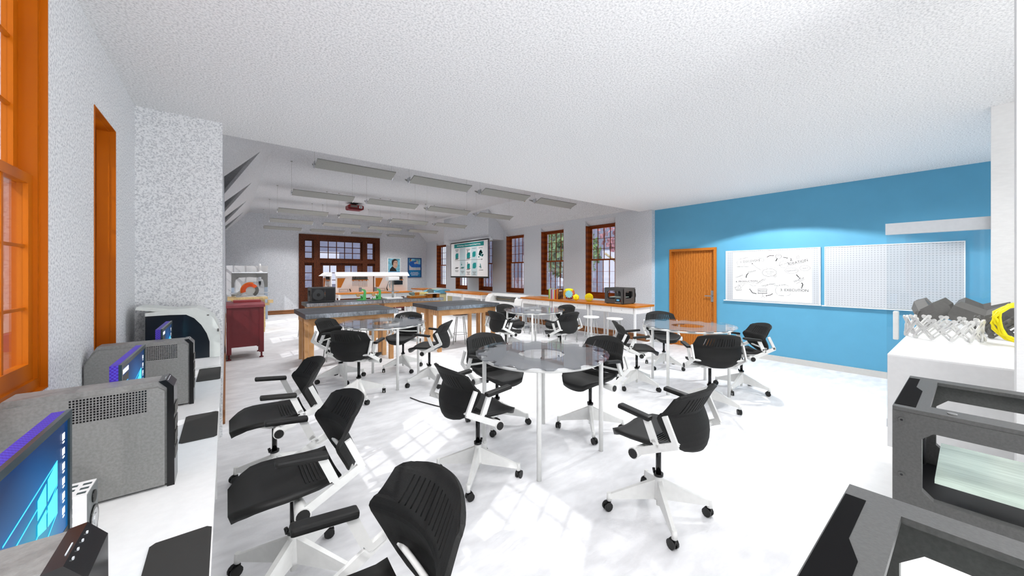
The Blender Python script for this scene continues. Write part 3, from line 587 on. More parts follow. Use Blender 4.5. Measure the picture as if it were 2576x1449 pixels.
    MB().prism([(-.13, .50), (.13, .50), (.11, .482), (.035, .455), (-.035, .455), (-.12, .482)], 'Y', -.10, .10).build('seat_mount', M_whitem, t, False)
    MB().bar((.02, -.06, .472), (.04, -.17, .47), .012, .01).box(.015, .065, -.20, -.15, .460, .478).build('height_lever', M_black, t, False)
    # column and five-piece star base
    MB().cyl((0, 0, .25), (0, 0, .46), .0165).cyl((0, 0, .245), (0, 0, .262), .030).cyl((.028, 0, .25), (.034, 0, .28), .009, n=8).build('gas_column', M_blackg, t, False)
    MB().lathe([(0, .248), (.026, .246), (.031, .20), (.036, .12), (.036, .10), (.014, .10), (.014, .055), (0, .055)], n=14).build('hub', M_whitem, t, False)
    for i in range(4):
        a = math.pi / 4 + i * math.pi / 2; ca, sa = math.cos(a), math.sin(a); Mz = Matrix.Rotation(a, 4, 'Z')
        lg = MB().add([(.02, -.017, .10), (.02, .017, .10), (.31, .013, .076), (.31, -.013, .076), (.02, -.014, .225), (.02, .014, .225), (.31, .010, .105), (.31, -.010, .105)],
                      [(0, 1, 2, 3), (4, 7, 6, 5), (0, 4, 5, 1), (1, 5, 6, 2), (2, 6, 7, 3), (3, 7, 4, 0)], False, Mz)
        lg.cyl((.312, 0, .062), (.312, 0, .112), .0165, .014, n=10, M=Mz)
        lo = lg.build('leg', M_whitem, t, False)
        sp = random.uniform(0, 6.28)
        Mc = Mz @ Matrix.Translation((.312, 0, 0)) @ Matrix.Rotation(sp, 4, 'Z')
        MB().cyl((.012, -.021, .028), (.012, -.006, .028), .028, n=12, M=Mc).cyl((.012, .006, .028), (.012, .021, .028), .028, n=12, M=Mc).prism([(-.012, .030), (.014, .030), (.036, .045), (.02, .064), (-.012, .064)], 'Y', -.006, .006, Mc).build('caster', M_black, lo, False)
    return t
ch0 = make_chair()
CH = [(1.512, 2.34, 0, 'black task chair on the left of the nearest glass table, seat pushed beneath it'),
      (2.19, 1.25, 90, 'black task chair pulled out at the near right of the closest glass table'),
      (2.20, 3.04, -90, 'black task chair behind the left part of the nearest glass table, facing the camera'),
      (2.84, 2.345, 180, 'black task chair tucked under the right side of the nearest glass table'),
      (1.29, 4.709, 45, 'black task chair seen from behind at the glass table beside the dark topped bench'),
      (2.241, 5.684, 225, 'black task chair facing the camera beyond the glass table by the left bench'),
      (2.244, 4.726, 135, 'black task chair turned left, right of the glass table by the left bench'),
      (1.30, 5.66, -45, 'black task chair turned right in front of the end of the left bench'),
      (3.96, 5.2, 0, 'black task chair seen from behind, left of the farthest glass table'),
      (4.637, 5.90, -90, 'black task chair facing the camera beyond the farthest glass table, near the plotter'),
      (4.64, 4.50, 90, 'black task chair seen from behind, at the near right of the farthest glass table'),
      (5.32, 5.2, 180, 'black task chair mostly hidden behind another at the right of the farthest glass table'),
      (4.413, 2.838, -45, 'black task chair turned right at the left of the glass table by the oak door'),
      (5.673, 3.144, 225, 'black task chair in front of the oak door beyond a glass table'),
      (4.402, 1.877, 45, 'black task chair seen from behind at the glass table by the oak door'),
      (5.354, 1.884, 135, 'black task chair nearest the blue wall, right of the glass table by the oak door'),
      (0.276, 3.15, 180, 'black task chair farthest of three at the white computer desk'),
      (0.266, 2.115, 180, 'black task chair at the middle of the white computer desk'),
      (0.262, 1.075, 180, 'black task chair closest to the camera, cut off by the bottom edge')]
for i, (x, y, a, l) in enumerate(CH):
    if i == 0: ch0.location = (x, y, 0); ch0.rotation_euler = (0, 0, R(a)); ch0['label'] = l
    else: copy_tree(ch0, (x, y, 0), R(a), l)

# ------------------------------------------------------------------ round glass tables with a cog shaped film
def make_table():
    t = thing('round_table', '', 'table', (0, 0, 0), 0, 'round glass tables with white legs')
    c24 = [(.585 * math.cos(2 * math.pi * i / 28), .585 * math.sin(2 * math.pi * i / 28)) for i in range(28)]
    MB().prism(c24, 'Z', .842, .854).build('glass_top', M_tglass, t, False)
    N = 16 * 8; out = []; inn = []
    for i in range(N):
        a = 2 * math.pi * i / N; s_ = (i % 8)
        k = [0, .5, 1, 1, 1, .5, 0, 0][s_]; r = .49 + .072 * k
        out.append((r * math.cos(a), r * math.sin(a))); inn.append((.205 * math.cos(a), .205 * math.sin(a)))
    MB().ring(out, inn, 'Z', .830, .838).build('cog_film', M_gear, t, False)
    MB().tube([(.525 * math.cos(2 * math.pi * i / 40), .525 * math.sin(2 * math.pi * i / 40), .816) for i in range(40)], .012, 8, closed=True).build('rim', M_whitem, t, False)
    for i in range(4):
        a = math.pi / 4 + i * math.pi / 2
        MB().cyl((.517 * math.cos(a), .517 * math.sin(a), 0), (.517 * math.cos(a), .517 * math.sin(a), .822), .0185, n=14).build('leg', M_whitem, t, False)
    return t
tb = make_table()
for i, (x, y, a, l) in enumerate([(2.2, 2.365, 0, 'round glass table nearest the camera on four white legs'), (1.78, 5.22, 45, 'round glass table beside the dark topped bench on the left'),
                                  (4.64, 5.2, 0, 'farthest round glass table, in front of the white plotter'), (4.93, 2.39, 45, 'round glass table reflecting the blue wall in front of the oak door')]):
    if i == 0: tb.location = (x, y, 0); tb['label'] = l
    else: copy_tree(tb, (x, y, 0), R(a), l)

# ------------------------------------------------------------------ dark topped wooden benches (pairs of narrow tables side by side)
def bench(x0, x1, y0, y1, label, z=.9):
    t = thing('work_bench', label, 'workbench', ((x0 + x1) / 2, (y0 + y1) / 2, 0), 0, 'dark topped wooden benches')
    MB().box(x0, x1, y0, y1, z - .075, z).build('bench_top', M_slate, t)
    MB().box(x0 + .004, x1 - .004, y0 - .003, y0, z - .073, z - .002).build('edge_sheen', M_slatee, t)  # thin bright strip added for the reflection along the front edge
    a = MB(); i = .06
    a.box(x0 + i, x1 - i, y0 + i, y0 + i + .03, z - .19, z - .075).box(x0 + i, x1 - i, y1 - i - .03, y1 - i, z - .19, z - .075)
    a.box(x0 + i, x0 + i + .03, y0 + i + .03, y1 - i - .03, z - .19, z - .075).box(x1 - i - .03, x1 - i, y0 + i + .03, y1 - i - .03, z - .19, z - .075)
    a.build('apron', M_maple, t)
    for x in (x0 + i + .005, x1 - i - .075):
        for y in (y0 + i + .005, y1 - i - .075): MB().box(x, x + .07, y, y + .07, 0, z - .075).build('leg', M_maple, t)
    return t
bench(.962, 2.45, 6.43, 7.01, 'slate topped maple bench nearest the camera on the left')
bench(.962, 2.45, 7.02, 7.60, 'slate topped maple bench directly behind the nearest left one')
bench(3.19, 4.68, 6.38, 6.96, 'slate topped maple bench nearest on the right, glossy blue tinged edge')
bench(3.19, 4.68, 6.97, 7.55, 'slate topped maple bench directly behind the right one, towards the plotter')
bench(1.335, 2.94, 8.74, 9.42, 'slate topped maple bench carrying the black printer with a spool')
bench(2.95, 4.56, 8.74, 9.42, 'slate topped maple bench carrying the white drill press and the sander')

# ------------------------------------------------------------------ stools
def make_stool():
    t = thing('stool', '', 'stool', (0, 0, 0), 0, 'white round stools')
    MB().lathe([(0, .605), (.14, .605), (.162, .612), (.168, .625), (.162, .636), (.14, .640), (0, .640)], n=24).build('seat', M_white, t, False)
    for i in range(4):
        a = math.pi / 4 + i * math.pi / 2; c, s_ = math.cos(a), math.sin(a)
        MB().cyl((.10 * c, .10 * s_, .61), (.19 * c, .19 * s_, 0), .009, n=8).build('leg', M_silver2, t, False)
    MB().tube([(.158 * math.cos(2 * math.pi * i / 24), .158 * math.sin(2 * math.pi * i / 24), .22) for i in range(24)], .005, 6, closed=True).build('foot_ring', M_silver2, t, False)
    return t
M_silver2 = mat('satin_steel', rgb(188, 190, 188), .35, metal=.3)
st0 = make_stool()
ST = [(6.20, 4.49, 'white stool under the right end of the orange topped table, nearest the blue wall'), (6.05, 4.97, 'white stool below the distant black printer, second from the blue wall'),
      (6.17, 5.65, 'white stool third from the blue wall, at the table under the windows'), (6.15, 6.22, 'white stool fourth from the blue wall, behind the farthest glass table'),
      (6.15, 6.80, 'white stool fifth from the blue wall, under the shelf of books'), (6.15, 7.30, 'white stool last in the row, next to the plotter'),
      (5.19, 7.15, 'white stool between the right bench and the plotter'), (4.05, 6.98, 'white stool tucked under the right bench behind a turned task chair'),
      (3.62, 7.85, 'white stool standing behind the right bench'), (1.50, 7.08, 'white stool under the left end of the left bench'), (2.02, 7.32, 'white stool under the right end of the left bench'),
      (1.95, 8.25, 'white stool in the aisle between the two left benches'), (1.55, 10.2, 'white stool beyond the bench with the black printer, left of it'), (3.5, 11.9, 'white stool in front of the left tool bench at the far end'),
      (4.3, 11.9, 'white stool in front of the middle of the far tool benches'), (5.0, 11.9, 'white stool in front of the right end of the far tool benches'), (2.9, 7.9, 'white stool in the gap between the left and right benches')]
for i, (x, y, l) in enumerate(ST):
    if i == 0: st0.location = (x, y, 0); st0['label'] = l
    else: copy_tree(st0, (x, y, 0), R(20 * i), l)

# ------------------------------------------------------------------ orange topped tables with white drawers
def make_drawer_table():
    t = thing('drawer_table', '', 'table', (0, 0, 0), 0, 'butcher block tables with white drawers')
    L, D = 1.16, .70          # local: front faces -X, runs along +Y
    MB().box(0, D, 0, L, .862, .90).build('table_top', M_butch, t, False)
    MB().box(.05, D - .08, .05, L - .05, .735, .74).box(.05, D - .08, .05, .06, .74, .862).box(.05, D - .08, L - .06, L - .05, .74, .862).box(D - .09, D - .08, .05, L - .05, .74, .862).build('drawer_case', M_white, t, False)
    for k in range(2):
        y0 = .065 + k * .52; q = MB().box(.035, .05, y0, y0 + .51, .742, .858, ch=.004).build('drawer', M_white, t, False)
        MB().sphere((.028, y0 + .255, .80), .008, 8).build('knob', M_silver, q, False)
    for x in (.045, D - .08):
        for y in (.02, L - .055): MB().box(x, x + .035, y, y + .035, 0, .862).build('leg', M_white, t, False)
    for y in (.025, L - .05): MB().box(.08, D - .08, y, y + .025, .12, .145).build('stretcher', M_white, t, False)
    return t
dt = make_drawer_table()
DT = [(6.245, 4.055, 'orange topped white drawer table carrying the black printer, nearest the blue wall'), (6.245, 5.225, 'orange topped white drawer table carrying the yellow shapes, middle of three'),
      (6.245, 6.395, 'orange topped white drawer table carrying the row of books'), (6.20, 9.45, 'orange topped white drawer table just beyond the plotter'), (6.20, 10.62, 'orange topped white drawer table below the projection screen, beyond another'),
      (6.25, 13.8, 'orange topped white drawer table in the far right corner')]
for i, (x, y, l) in enumerate(DT):
    if i == 0: dt.location = (x, y, 0); dt['label'] = l
    else: copy_tree(dt, (x, y, 0), 0, l)
# ------------------------------------------------------------------ whiteboards on the blue wall
def board(y0, y1, z0, z1, label):
    t = thing('whiteboard', label, 'whiteboard', (7.60, (y0 + y1) / 2, z0))
    MB().box(7.592, 7.609, y0 + .012, y1 - .012, z0 + .012, z1 - .012).build('board_surface', M_perf, t)
    f = MB().box(7.584, 7.61, y0, y1, z1 - .014, z1).box(7.584, 7.61, y0, y0 + .012, z0, z1 - .014).box(7.584, 7.61, y1 - .012, y1, z0, z1 - .014)
    f.build('frame', M_white, t)
    MB().box(7.56, 7.61, y0 - .01, y1 + .03, z0 - .006, z0 + .008).build('pen_tray', M_white, t)
    return t
def perf():
    m = bpy.data.materials.new('perforated_white'); m.use_nodes = True; nt = m.node_tree; b = nt.nodes['Principled BSDF']; b.inputs['Roughness'].default_value = .5
    tc = nt.nodes.new('ShaderNodeTexCoord'); vo = nt.nodes.new('ShaderNodeTexVoronoi'); vo.inputs['Scale'].default_value = 30; vo.inputs['Randomness'].default_value = 0
    rp = nt.nodes.new('ShaderNodeValToRGB'); e = rp.color_ramp.elements
    e[0].position = .25; e[0].color = rgb(166, 171, 177); e[1].position = .4; e[1].color = rgb(204, 207, 211)
    nt.links.new(tc.outputs['Object'], vo.inputs['Vector']); nt.links.new(vo.outputs['Distance'], rp.inputs['Fac']); nt.links.new(rp.outputs['Color'], b.inputs['Base Color'])
    return m
M_perf = perf()
wb = board(1.518, 2.941, 1.026, 1.974, 'whiteboard with a hand drawn diagram of DISCOVERY, IDEATION, EXECUTION and PRODUCTION')
board(0.046, 1.468, 1.022, 1.975, 'empty perforated whiteboard partly behind the glass sliding door')
MB().box(7.588, 7.592, 1.626, 2.817, 1.055, 1.945).build('paper_sheet', M_paper, wb)
for s_, y, z, h, r_ in WT:
    text(s_, 'lettering', h * .68, M_ink, (7.5875, y, z), ROT_W, wb, r_, .0003, bold=.0016 if s_ == '2.' else .0002)
dr = MB()
for pl, th in WS:
    for (a, b), (c, d) in zip(pl[:-1], pl[1:]): dr.bar((7.5872, a, b), (7.5872, c, d), .0008, th, up=(0, -(d - b), c - a))
for (x, y, a) in ((2.175, 1.859, 0), (1.972, 1.812, -20), (1.795, 1.468, -45), (1.763, 1.308, -100), (2.525, 1.246, 135), (2.262, 1.146, 190), (2.564, 1.541, 50), (2.486, 1.718, 130)):
    dr.prism([(y2, z2) for y2, z2 in [(x - .02 * math.cos(R(a)), y + .02 * math.sin(R(a))), (x + .014 * math.sin(R(a)), y + .014 * math.cos(R(a))), (x - .014 * math.sin(R(a)), y - .014 * math.cos(R(a)))]], 'X', 7.5868, 7.5876)
dr.build('drawing', M_ink, wb)

# ------------------------------------------------------------------ projection screen with a slide
t = thing('projection_screen', 'hanging projection screen showing a teal headed slide in front of the windows', 'screen', (6.80, 11.15, 1.43))
MB().box(6.795, 6.80, 9.86, 12.43, 1.40, 2.70).build('screen_cloth', mat('screen_border', rgb(28, 28, 28), .6), t)
MB().box(6.77, 6.84, 9.70, 12.60, 2.70, 2.745).box(6.78, 6.82, 9.66, 9.78, 2.62, 2.70).box(6.78, 6.82, 12.50, 12.60, 2.62, 2.70).build('screen_case', M_lgrey, t)
MB().cyl((6.80, 9.86, 1.40), (6.80, 12.43, 1.40), .018).build('bottom_bar', M_black, t)
sl_ = MB().box(6.792, 6.795, 9.905, 12.39, 1.435, 2.66).build('slide', mat('slide_white', rgb(238, 238, 238), .6), t)
MB().box(6.790, 6.792, 10.143, 12.146, 2.485, 2.631).build('banner', M_teal, sl_)
c_ = MB().box(6.790, 6.792, 11.342, 11.725, 1.45, 2.47).box(6.790, 6.792, 10.553, 10.935, 1.45, 2.47); c_.build('columns', M_tealc, sl_)
text('CNC Machining vs. Fabrisonic Hybrid 3D Metal Printing', 'lettering', .05, M_paper, (6.789, 11.145, 2.555), ROT_W, sl_, bold=.0008)
a_ = MB().bar((6.7895, 12.11, 2.02), (6.7895, 10.25, 2.02), .001, .010).prism([(10.28, 2.045), (10.28, 1.995), (10.215, 2.02)], 'X', 6.789, 6.790); a_.build('arrow', M_dgrey, sl_)
def cube_icon(m, y, z, s, sk=.3): m.prism([(y + s, z - s * .8), (y + s, z + s * .5), (y + s * .5, z + s), (y - s, z + s), (y - s, z - s * .3), (y - s * .5, z - s * .8)], 'X', 6.787, 6.790)
ic = MB(); pl = MB()
for y, z, s in ((11.946, 2.182, .105), (11.121, 2.176, .11), (10.75, 2.2, .105), (11.121, 1.791, .095), (10.727, 1.801, .11)):
    q = MB(); cube_icon(q, y, z, s); q.build('block_icon', M_teal, sl_)
for y, z in ((11.946, 2.085), (11.121, 2.08), (11.959, 1.741), (11.543, 1.745), (11.121, 1.70)): pl.prism([(y + .15, z - .03), (y + .06, z + .03), (y - .15, z + .03), (y - .06, z - .03)], 'X', 6.7885, 6.7895)
q = MB(); q.prism([(11.60, 1.73), (11.55, 1.765), (11.43, 1.765), (11.48, 1.73)], 'X', 6.787, 6.788); q.build('sheet_icon', M_teal, sl_)
random.seed(3)
for i in range(34):
    f = random.random(); y = 10.325 + (random.random() - .5) * .36 * (1 - f * .85); z = 2.10 + f * .22
    ic.box(6.787, 6.790, y - .03, y + .03, z - .022, z + .026)
ic.build('chip_pile_icon', M_teal, sl_); ic = MB()
for a in (25, 70, 110): ic.bar((6.788, 10.333, 1.80), (6.788, 10.333 + .09 * math.cos(R(a)) * 1.2, 1.80 - .09 * math.sin(R(a))), .001, .02, up=(0, 0, 1))
ic.bar((6.788, 10.30, 1.72), (6.788, 10.36, 1.87), .001, .03, up=(0, 1, 0)).cyl((6.787, 11.603, 1.86), (6.790, 11.603, 1.86), .03, n=10).bar((6.788, 11.603, 1.82), (6.788, 11.603, 1.95), .001, .012, up=(0, 1, 0))
ic.build('offcut_icon', M_teal, sl_); pl.build('icon_plates', M_grey, sl_)
dk = MB()
for y, z0, z1 in ((11.18, 2.24, 2.36), (11.18, 1.84, 1.95)): dk.box(6.787, 6.790, y - .015, y + .015, z0, z1)
for y, z, n_ in ((11.952, 2.42, 3), (11.145, 2.40, 2), (10.75, 2.415, 1), (10.344, 2.412, 1), (11.959, 1.64, 2), (11.543, 1.62, 3), (11.136, 1.60, 4), (10.736, 1.594, 4), (10.317, 1.653, 1)):
    for k in range(n_):
        ww = (.13, .10, .07, .11)[k % 4]
        for j in range(5): dk.box(6.789, 6.790, y - ww + j * ww * .4, y - ww + j * ww * .4 + ww * .32, z - .034 * k - .008, z - .034 * k + .008)
dk.build('caption_lines', M_inkg, sl_)

# ------------------------------------------------------------------ posters on the back wall
t = thing('poster', 'white framed poster of a dark haired man in a black coat on a sky background', 'poster', (5.9, 16.03, 1.36))
MB().box(5.595, 6.209, 16.015, 16.045, 1.36, 2.232).build('frame', M_white, t)
MB().box(5.635, 6.17, 16.012, 16.015, 1.62, 2.20).build('sky', M_psky, t)
MB().box(5.635, 6.17, 16.012, 16.015, 1.40, 1.62).build('banner', M_pblue, t)
MB().prism([(5.69, 1.63), (5.72, 1.74), (5.80, 1.83), (5.84, 1.86), (5.93, 1.78), (5.98, 1.72), (6.02, 1.63)], 'Y', 16.009, 16.012).build('coat', M_ink, t)
MB().prism([(5.83, 1.90), (5.85, 1.83), (5.93, 1.765), (5.99, 1.765), (6.03, 1.82), (6.055, 1.90), (6.06, 2.02), (6.04, 2.10), (5.96, 2.13), (5.86, 2.08)], 'Y', 16.006, 16.009).build('face', M_skin, t)
h_ = MB().prism([(5.80, 1.96), (5.79, 2.05), (5.82, 2.13), (5.90, 2.18), (5.99, 2.17), (6.06, 2.10), (6.065, 2.05), (6.02, 2.11), (5.94, 2.11), (5.88, 2.06), (5.86, 1.98), (5.85, 1.88), (5.82, 1.90)], 'Y', 16.003, 16.006)
h_.box(5.925, 5.955, 16.003, 16.006, 2.0, 2.015).box(6.0, 6.035, 16.003, 16.006, 2.0, 2.015).box(5.97, 6.02, 16.003, 16.006, 1.855, 1.865).box(5.915, 5.96, 16.003, 16.006, 2.028, 2.038).box(5.995, 6.04, 16.003, 16.006, 2.028, 2.038)
h_.build('hair_and_features', M_hair, t)
text('THE', 'lettering', .035, M_paper, (5.90, 16.01, 1.50), ROT_B, t); text('+', 'lettering', .03, M_paper, (5.90, 16.01, 1.56), ROT_B, t)
t = thing('poster', 'blue framed poster of a person in a blue sleeved blanket lying on a sofa', 'poster', (6.88, 16.03, 1.35))
MB().box(6.546, 7.207, 16.015, 16.045, 1.35, 2.255).build('frame', M_navy, t)
MB().box(6.60, 7.15, 16.012, 16.015, 1.69, 2.21).build('sky', M_psky, t)
MB().box(6.60, 7.15, 16.012, 16.015, 1.39, 1.69).build('banner', M_pblue, t)
MB().prism([(6.60, 1.69), (6.60, 1.92), (6.68, 1.84), (6.80, 1.80), (7.15, 1.81), (7.15, 1.69)], 'Y', 16.009, 16.012).prism([(6.82, 2.06), (6.90, 2.08), (6.98, 2.14), (7.03, 2.10), (7.05, 1.98), (6.90, 1.94)], 'Y', 16.009, 16.012).build('sofa_cushion', M_cush, t)
MB().prism([(6.60, 1.98), (6.64, 2.08), (6.72, 2.10), (6.82, 2.10), (6.95, 2.13), (6.96, 2.08), (6.83, 2.04), (6.86, 1.96), (6.95, 1.99), (7.08, 1.96), (7.15, 1.955), (7.15, 1.82), (6.86, 1.82), (6.72, 1.82), (6.63, 1.90)], 'Y', 16.006, 16.009).build('blanket_robe', M_robe, t)
MB().prism([(6.66, 2.09), (6.64, 2.16), (6.66, 2.20), (6.71, 2.20), (6.73, 2.14), (6.70, 2.09)], 'Y', 16.005, 16.006).box(6.95, 6.98, 16.005, 16.006, 2.07, 2.12).build('face_and_hand', M_skin, t)
MB().prism([(6.63, 2.08), (6.625, 2.17), (6.66, 2.215), (6.71, 2.21), (6.68, 2.19), (6.66, 2.14), (6.66, 2.08)], 'Y', 16.003, 16.005).build('hair', M_hair, t)
for k, s_ in enumerate(('IS A BLANKET', 'WITH SLEEVES A', 'DUMB IDEA?')): text(s_, 'lettering', .042, M_paper, (6.87, 16.01, 1.575 - .058 * k), ROT_B, t)

# ------------------------------------------------------------------ desktop 3D printers
def make_printer(label, loc, rz, wd=.48, dp=.46, ht=.36, spool=True, group='black box shaped 3D printers'):
    """front faces local -X, width runs along Y, origin at the front-centre of the base"""
    t = thing('desktop_3d_printer', label, '3D printer', loc, R(rz), group); W2 = wd / 2; th = .028
    def win(u0, u1, z0, z1, c): return [(u0 + c, z0), (u1 - c, z0), (u1, z0 + c), (u1, z1 - c), (u1 - c, z1), (u0 + c, z1), (u0, z1 - c), (u0, z0 + c)]
    def rect8(u0, u1, z0, z1): return [(u0 + .02, z0), (u1 - .02, z0), (u1, z0 + .02), (u1, z1 - .02), (u1 - .02, z1), (u0 + .02, z1), (u0, z1 - .02), (u0, z0 + .02)]
    # front: window whose lower right part rises to carry the display
    o8 = [(-W2, .012), (0, .012), (W2, .012), (W2, ht * .5), (W2, ht), (0, ht), (-W2, ht), (-W2, ht * .5)]
    fo = [(-W2, .012), (-W2 + .1, .012), (0, .012), (W2 - .09, .012), (W2, .012), (W2, ht * .6), (W2, ht - .0125), (W2 - .1, ht - .0125), (-W2 + .1, ht - .0125), (-W2, ht - .0125)]
    fi = [(-W2 + .06, ht * .40), (-W2 + .17, ht * .40), (-.0, ht * .30), (W2 - .085, ht * .30), (W2 - .062, ht * .36), (W2 - .062, ht * .62), (W2 - .062, ht - .085), (W2 - .085, ht - .062), (-W2 + .085, ht - .062), (-W2 + .06, ht - .085)]
    MB().ring(fo, fi, 'X', 0, th).build('front_panel', M_pframe, t, False)
    MB().ring([(u * 1, z) for u, z in rect8(-W2, W2, .012, ht - .0125)], win(-W2 + .07, W2 - .07, .10, ht - .07, .03), 'X', dp - th, dp).build('back_panel', M_pframe, t, False)
    for sy in (1, -1):
        y0, y1 = sorted((sy * W2, sy * (W2 - th)))
        MB().ring(rect8(.002, dp - .002, .014, ht - .0125), win(.09, dp - .09, .12, ht - .07, .03), 'Y', y0, y1).build('side_panel', M_pframe, t, False)
    MB().ring([(0.001, -W2), (dp / 2, -W2), (dp, -W2), (dp, 0), (dp, W2), (dp / 2, W2), (0.001, W2), (0.001, 0)], [(.075, -W2 + .075), (dp / 2, -W2 + .075), (dp - .06, -W2 + .075), (dp - .06, 0), (dp - .06, W2 - .075), (dp / 2, W2 - .075), (.075, W2 - .075), (.075, 0)], 'Z', ht - .012, ht).build('top_frame', M_pframe, t, False)
    MB().prism([(.03, W2 - .002), (dp - .05, W2 - .002), (dp - .05, W2 - .03), (dp * .62, W2 - .03), (dp * .52, W2 - .048), (.03, W2 - .048)], 'Z', ht - .001, ht + .0012).build('side_plate', mat('plate_black', rgb(12, 12, 13), .9, spec=.1), t, False)  # flat black plate on the top frame, nothing cut out
    MB().box(.02, dp - .02, -W2 + .02, W2 - .02, .012, .05).build('floor_pan', M_pdark, t, False)
    fm = MB()
    for x in (.03, dp - .06):
        for y in (-W2 + .02, W2 - .06): fm.box(x, x + .03, y, y + .04, 0, .014)
    fm.build('rubber_feet', M_blackg, t, False)
    MB().box(.055, dp - .10, -W2 + .09, W2 - .085, ht * .40, ht * .40 + .012).build('build_plate', M_bed, t, False)
    g = MB()
    for y in (-W2 + .04, W2 - .04): g.cyl((dp - .045, y, .05), (dp - .045, y, ht - .03), .006, n=8)
    for z in (ht * .72, ht * .78): g.cyl((dp * .55, -W2 + .03, z), (dp * .55, W2 - .03, z), .005, n=8)
    g.build('guide_rods', M_silver, t, False)
    MB().box(dp * .5, dp * .62, -.09, -.02, ht * .62, ht * .86).box(dp * .5, dp * .62, -.01, .04, ht * .66, ht * .82).build('print_head', M_pdark, t, False)
    q = MB().box(-.006, 0, -W2 + .06, -W2 + .17, ht * .17, ht * .33).build('display_bezel', M_pdark, t, False)
    MB().box(-.008, -.006, -W2 + .085, -W2 + .155, ht * .20, ht * .30).build('display', M_lcd, q, False)
    MB().cyl((-.008, -W2 + .05, ht * .22), (0, -W2 + .05, ht * .22), .006, n=10).build('control_button', M_redb, t, False)
    lt = MB(); 
    for i in range(14): lt.box(-.0012, 0, -W2 + .06 + i * .010, -W2 + .066 + i * .010, ht * .075, ht * .105)
    lt.build('name_lettering', M_lgrey, t, False)
    for y in (W2 - .02, -W2 + .02):
        for z in (ht * .45, ht * .9):
            q = MB().cyl((-.004, y, z), (0, y, z), .0075, n=14).build('bolt', M_pframe, t, False)
            MB().cyl((-.0045, y, z), (-.004, y, z), .0035, n=6).build('bolt_socket', M_pdark, t, False)
    for y in (W2 - .12, -W2 + .12): MB().cyl((.035, y, ht), (.035, y, ht + .003), .010, n=14).build('bolt', M_grey, t, False)
    # filament spool on the back
    if not spool: return t
    yb = -W2 + .14
    s_ = MB().cyl((dp + .004, yb, ht * .52), (dp + .010, yb, ht * .52), 0.125, n=28).cyl((dp + .010, yb, ht * .52), (dp + .055, yb, ht * .52), .06, n=20).cyl((dp + .055, yb, ht * .52), (dp + .061, yb, ht * .52), .115, n=28)
    so_ = s_.build('filament_spool', mat('spool_grey', rgb(58, 60, 62), .4), t, False)
    MB().cyl((dp + .061, yb, ht * .52), (dp + .075, yb, ht * .52), .035, n=16).build('spool_holder', M_blackg, so_, False)
    MB().box(dp - .002, dp + .003, -W2 + .02, .03, .03, ht - .02).box(dp - .002, dp + .003, .035, W2 - .02, .03, ht - .02).build('rear_cover', M_pdark, t, False)
    return t
make_printer('black open framed 3D printer on the white table, farther of the two in the foreground', (1.66, -.13, .75), 0, .57, .54, .38, False)
make_printer('black open framed 3D printer cut off by the bottom right corner', (.445, -.135, .75), 0, .57, .53, .38, False)
make_printer('black 3D printer with a lit blue display on the orange topped table under the windows', (6.40, 4.66, .90), 0, .46, .44, .34)
make_printer('black 3D printer showing its back with a filament spool on the left dark bench', (1.70, 9.35, .90), -90, .50, .40, .33)

# ------------------------------------------------------------------ white table under the printers and the tall counter
t = thing('side_table', 'plain white table carrying the two foreground 3D printers', 'table', (1.3, -.3, 0))
MB().box(.30, 2.403, -.75, .308, .715, .75).build('table_top', M_white, t)
for x in (.34, 2.33):
    for y in (-.71, .24): MB().box(x, x + .04, y, y + .04, 0, .715).build('leg', M_whitem, t)
t = thing('counter', 'tall white counter carrying the printed rings, behind the foreground 3D printer', 'counter', (3.9, -.3, 0))
MB().box(2.80, 5.12, -.80, .28, 0, 1.106).build('counter_body', mat('counter_white', rgb(232, 232, 231), .5), t)
MB().box(2.80, 5.12, -.80, .28, 1.106, 1.114).build('counter_top', M_white, t)

def lattice_ring(name, label, c, r, h, n, m_, tilt=0, wid=.014, cat='ring'):
    """a ring of rounded crossing slats"""
    t = MB(); Mt = Matrix.Translation(c) @ Matrix.Rotation(R(tilt), 4, 'Y')
    for i in range(n):
        for sg in (1, -1):
            a0 = 2 * math.pi * i / n; a1 = a0 + sg * 2 * math.pi / n * 1.15
            p0 = Vector((r * math.cos(a0), r * math.sin(a0), 0)); p1 = Vector((r * math.cos(a1), r * math.sin(a1), h))
            mid = (p0 + p1) / 2; u = Vector((mid.x, mid.y, 0)).normalized(); off = u * (.004 * sg); d_ = (p1 - p0).normalized(); sd_ = d_.cross(u)
            for k in (-1, 1): t.bar(p0 + off + sd_ * k * wid * .42, p1 + off + sd_ * k * wid * .42, wid * .46, .007, up=tuple(u), M=Mt)
            for f in (0, .5, 1):
                q = p0.lerp(p1, f) + off; t.cyl(q - u * .005, q + u * .005, wid * .6, n=8, M=Mt)
    return tag(t.build(name, m_), label, cat)
lattice_ring('printed_lattice_ring', 'white lattice ring lying on the tall white counter', (3.73, .118, 1.130), .168, .115, 13, mat('ring_white', rgb(212, 212, 210), .5), wid=.019)
lattice_ring('printed_lattice_ring', 'dark grey lattice ring inside the yellow one on the tall counter', (4.08, -.17, 1.132), .15, .11, 10, M_dgrey, wid=.022)
m = MB()
for i in range(14):
    a = 2 * math.pi * i / 14; Mz = Matrix.Translation((4.62, -.16, 1.114)) @ Matrix.Rotation(a, 4, 'Z') @ Matrix.Translation((.42, 0, 0)) @ Matrix.Rotation(R(28 if i % 2 else -22), 4, 'X')
    m.prism([(-.045, .02), (.02, .0), (.06, .05), (.05, .12), (-.01, .15), (-.05, .10)], 'Y', -.095, .095, Mz)
zmin = min(p[2] for p in m.v); m.v = [(p[0] + .12, p[1], p[2] - zmin + 1.1145) for p in m.v]
tag(m.build('printed_segment_ring', M_dgrey), 'large dark grey ring of angular blocks at the back of the tall counter', 'ring')
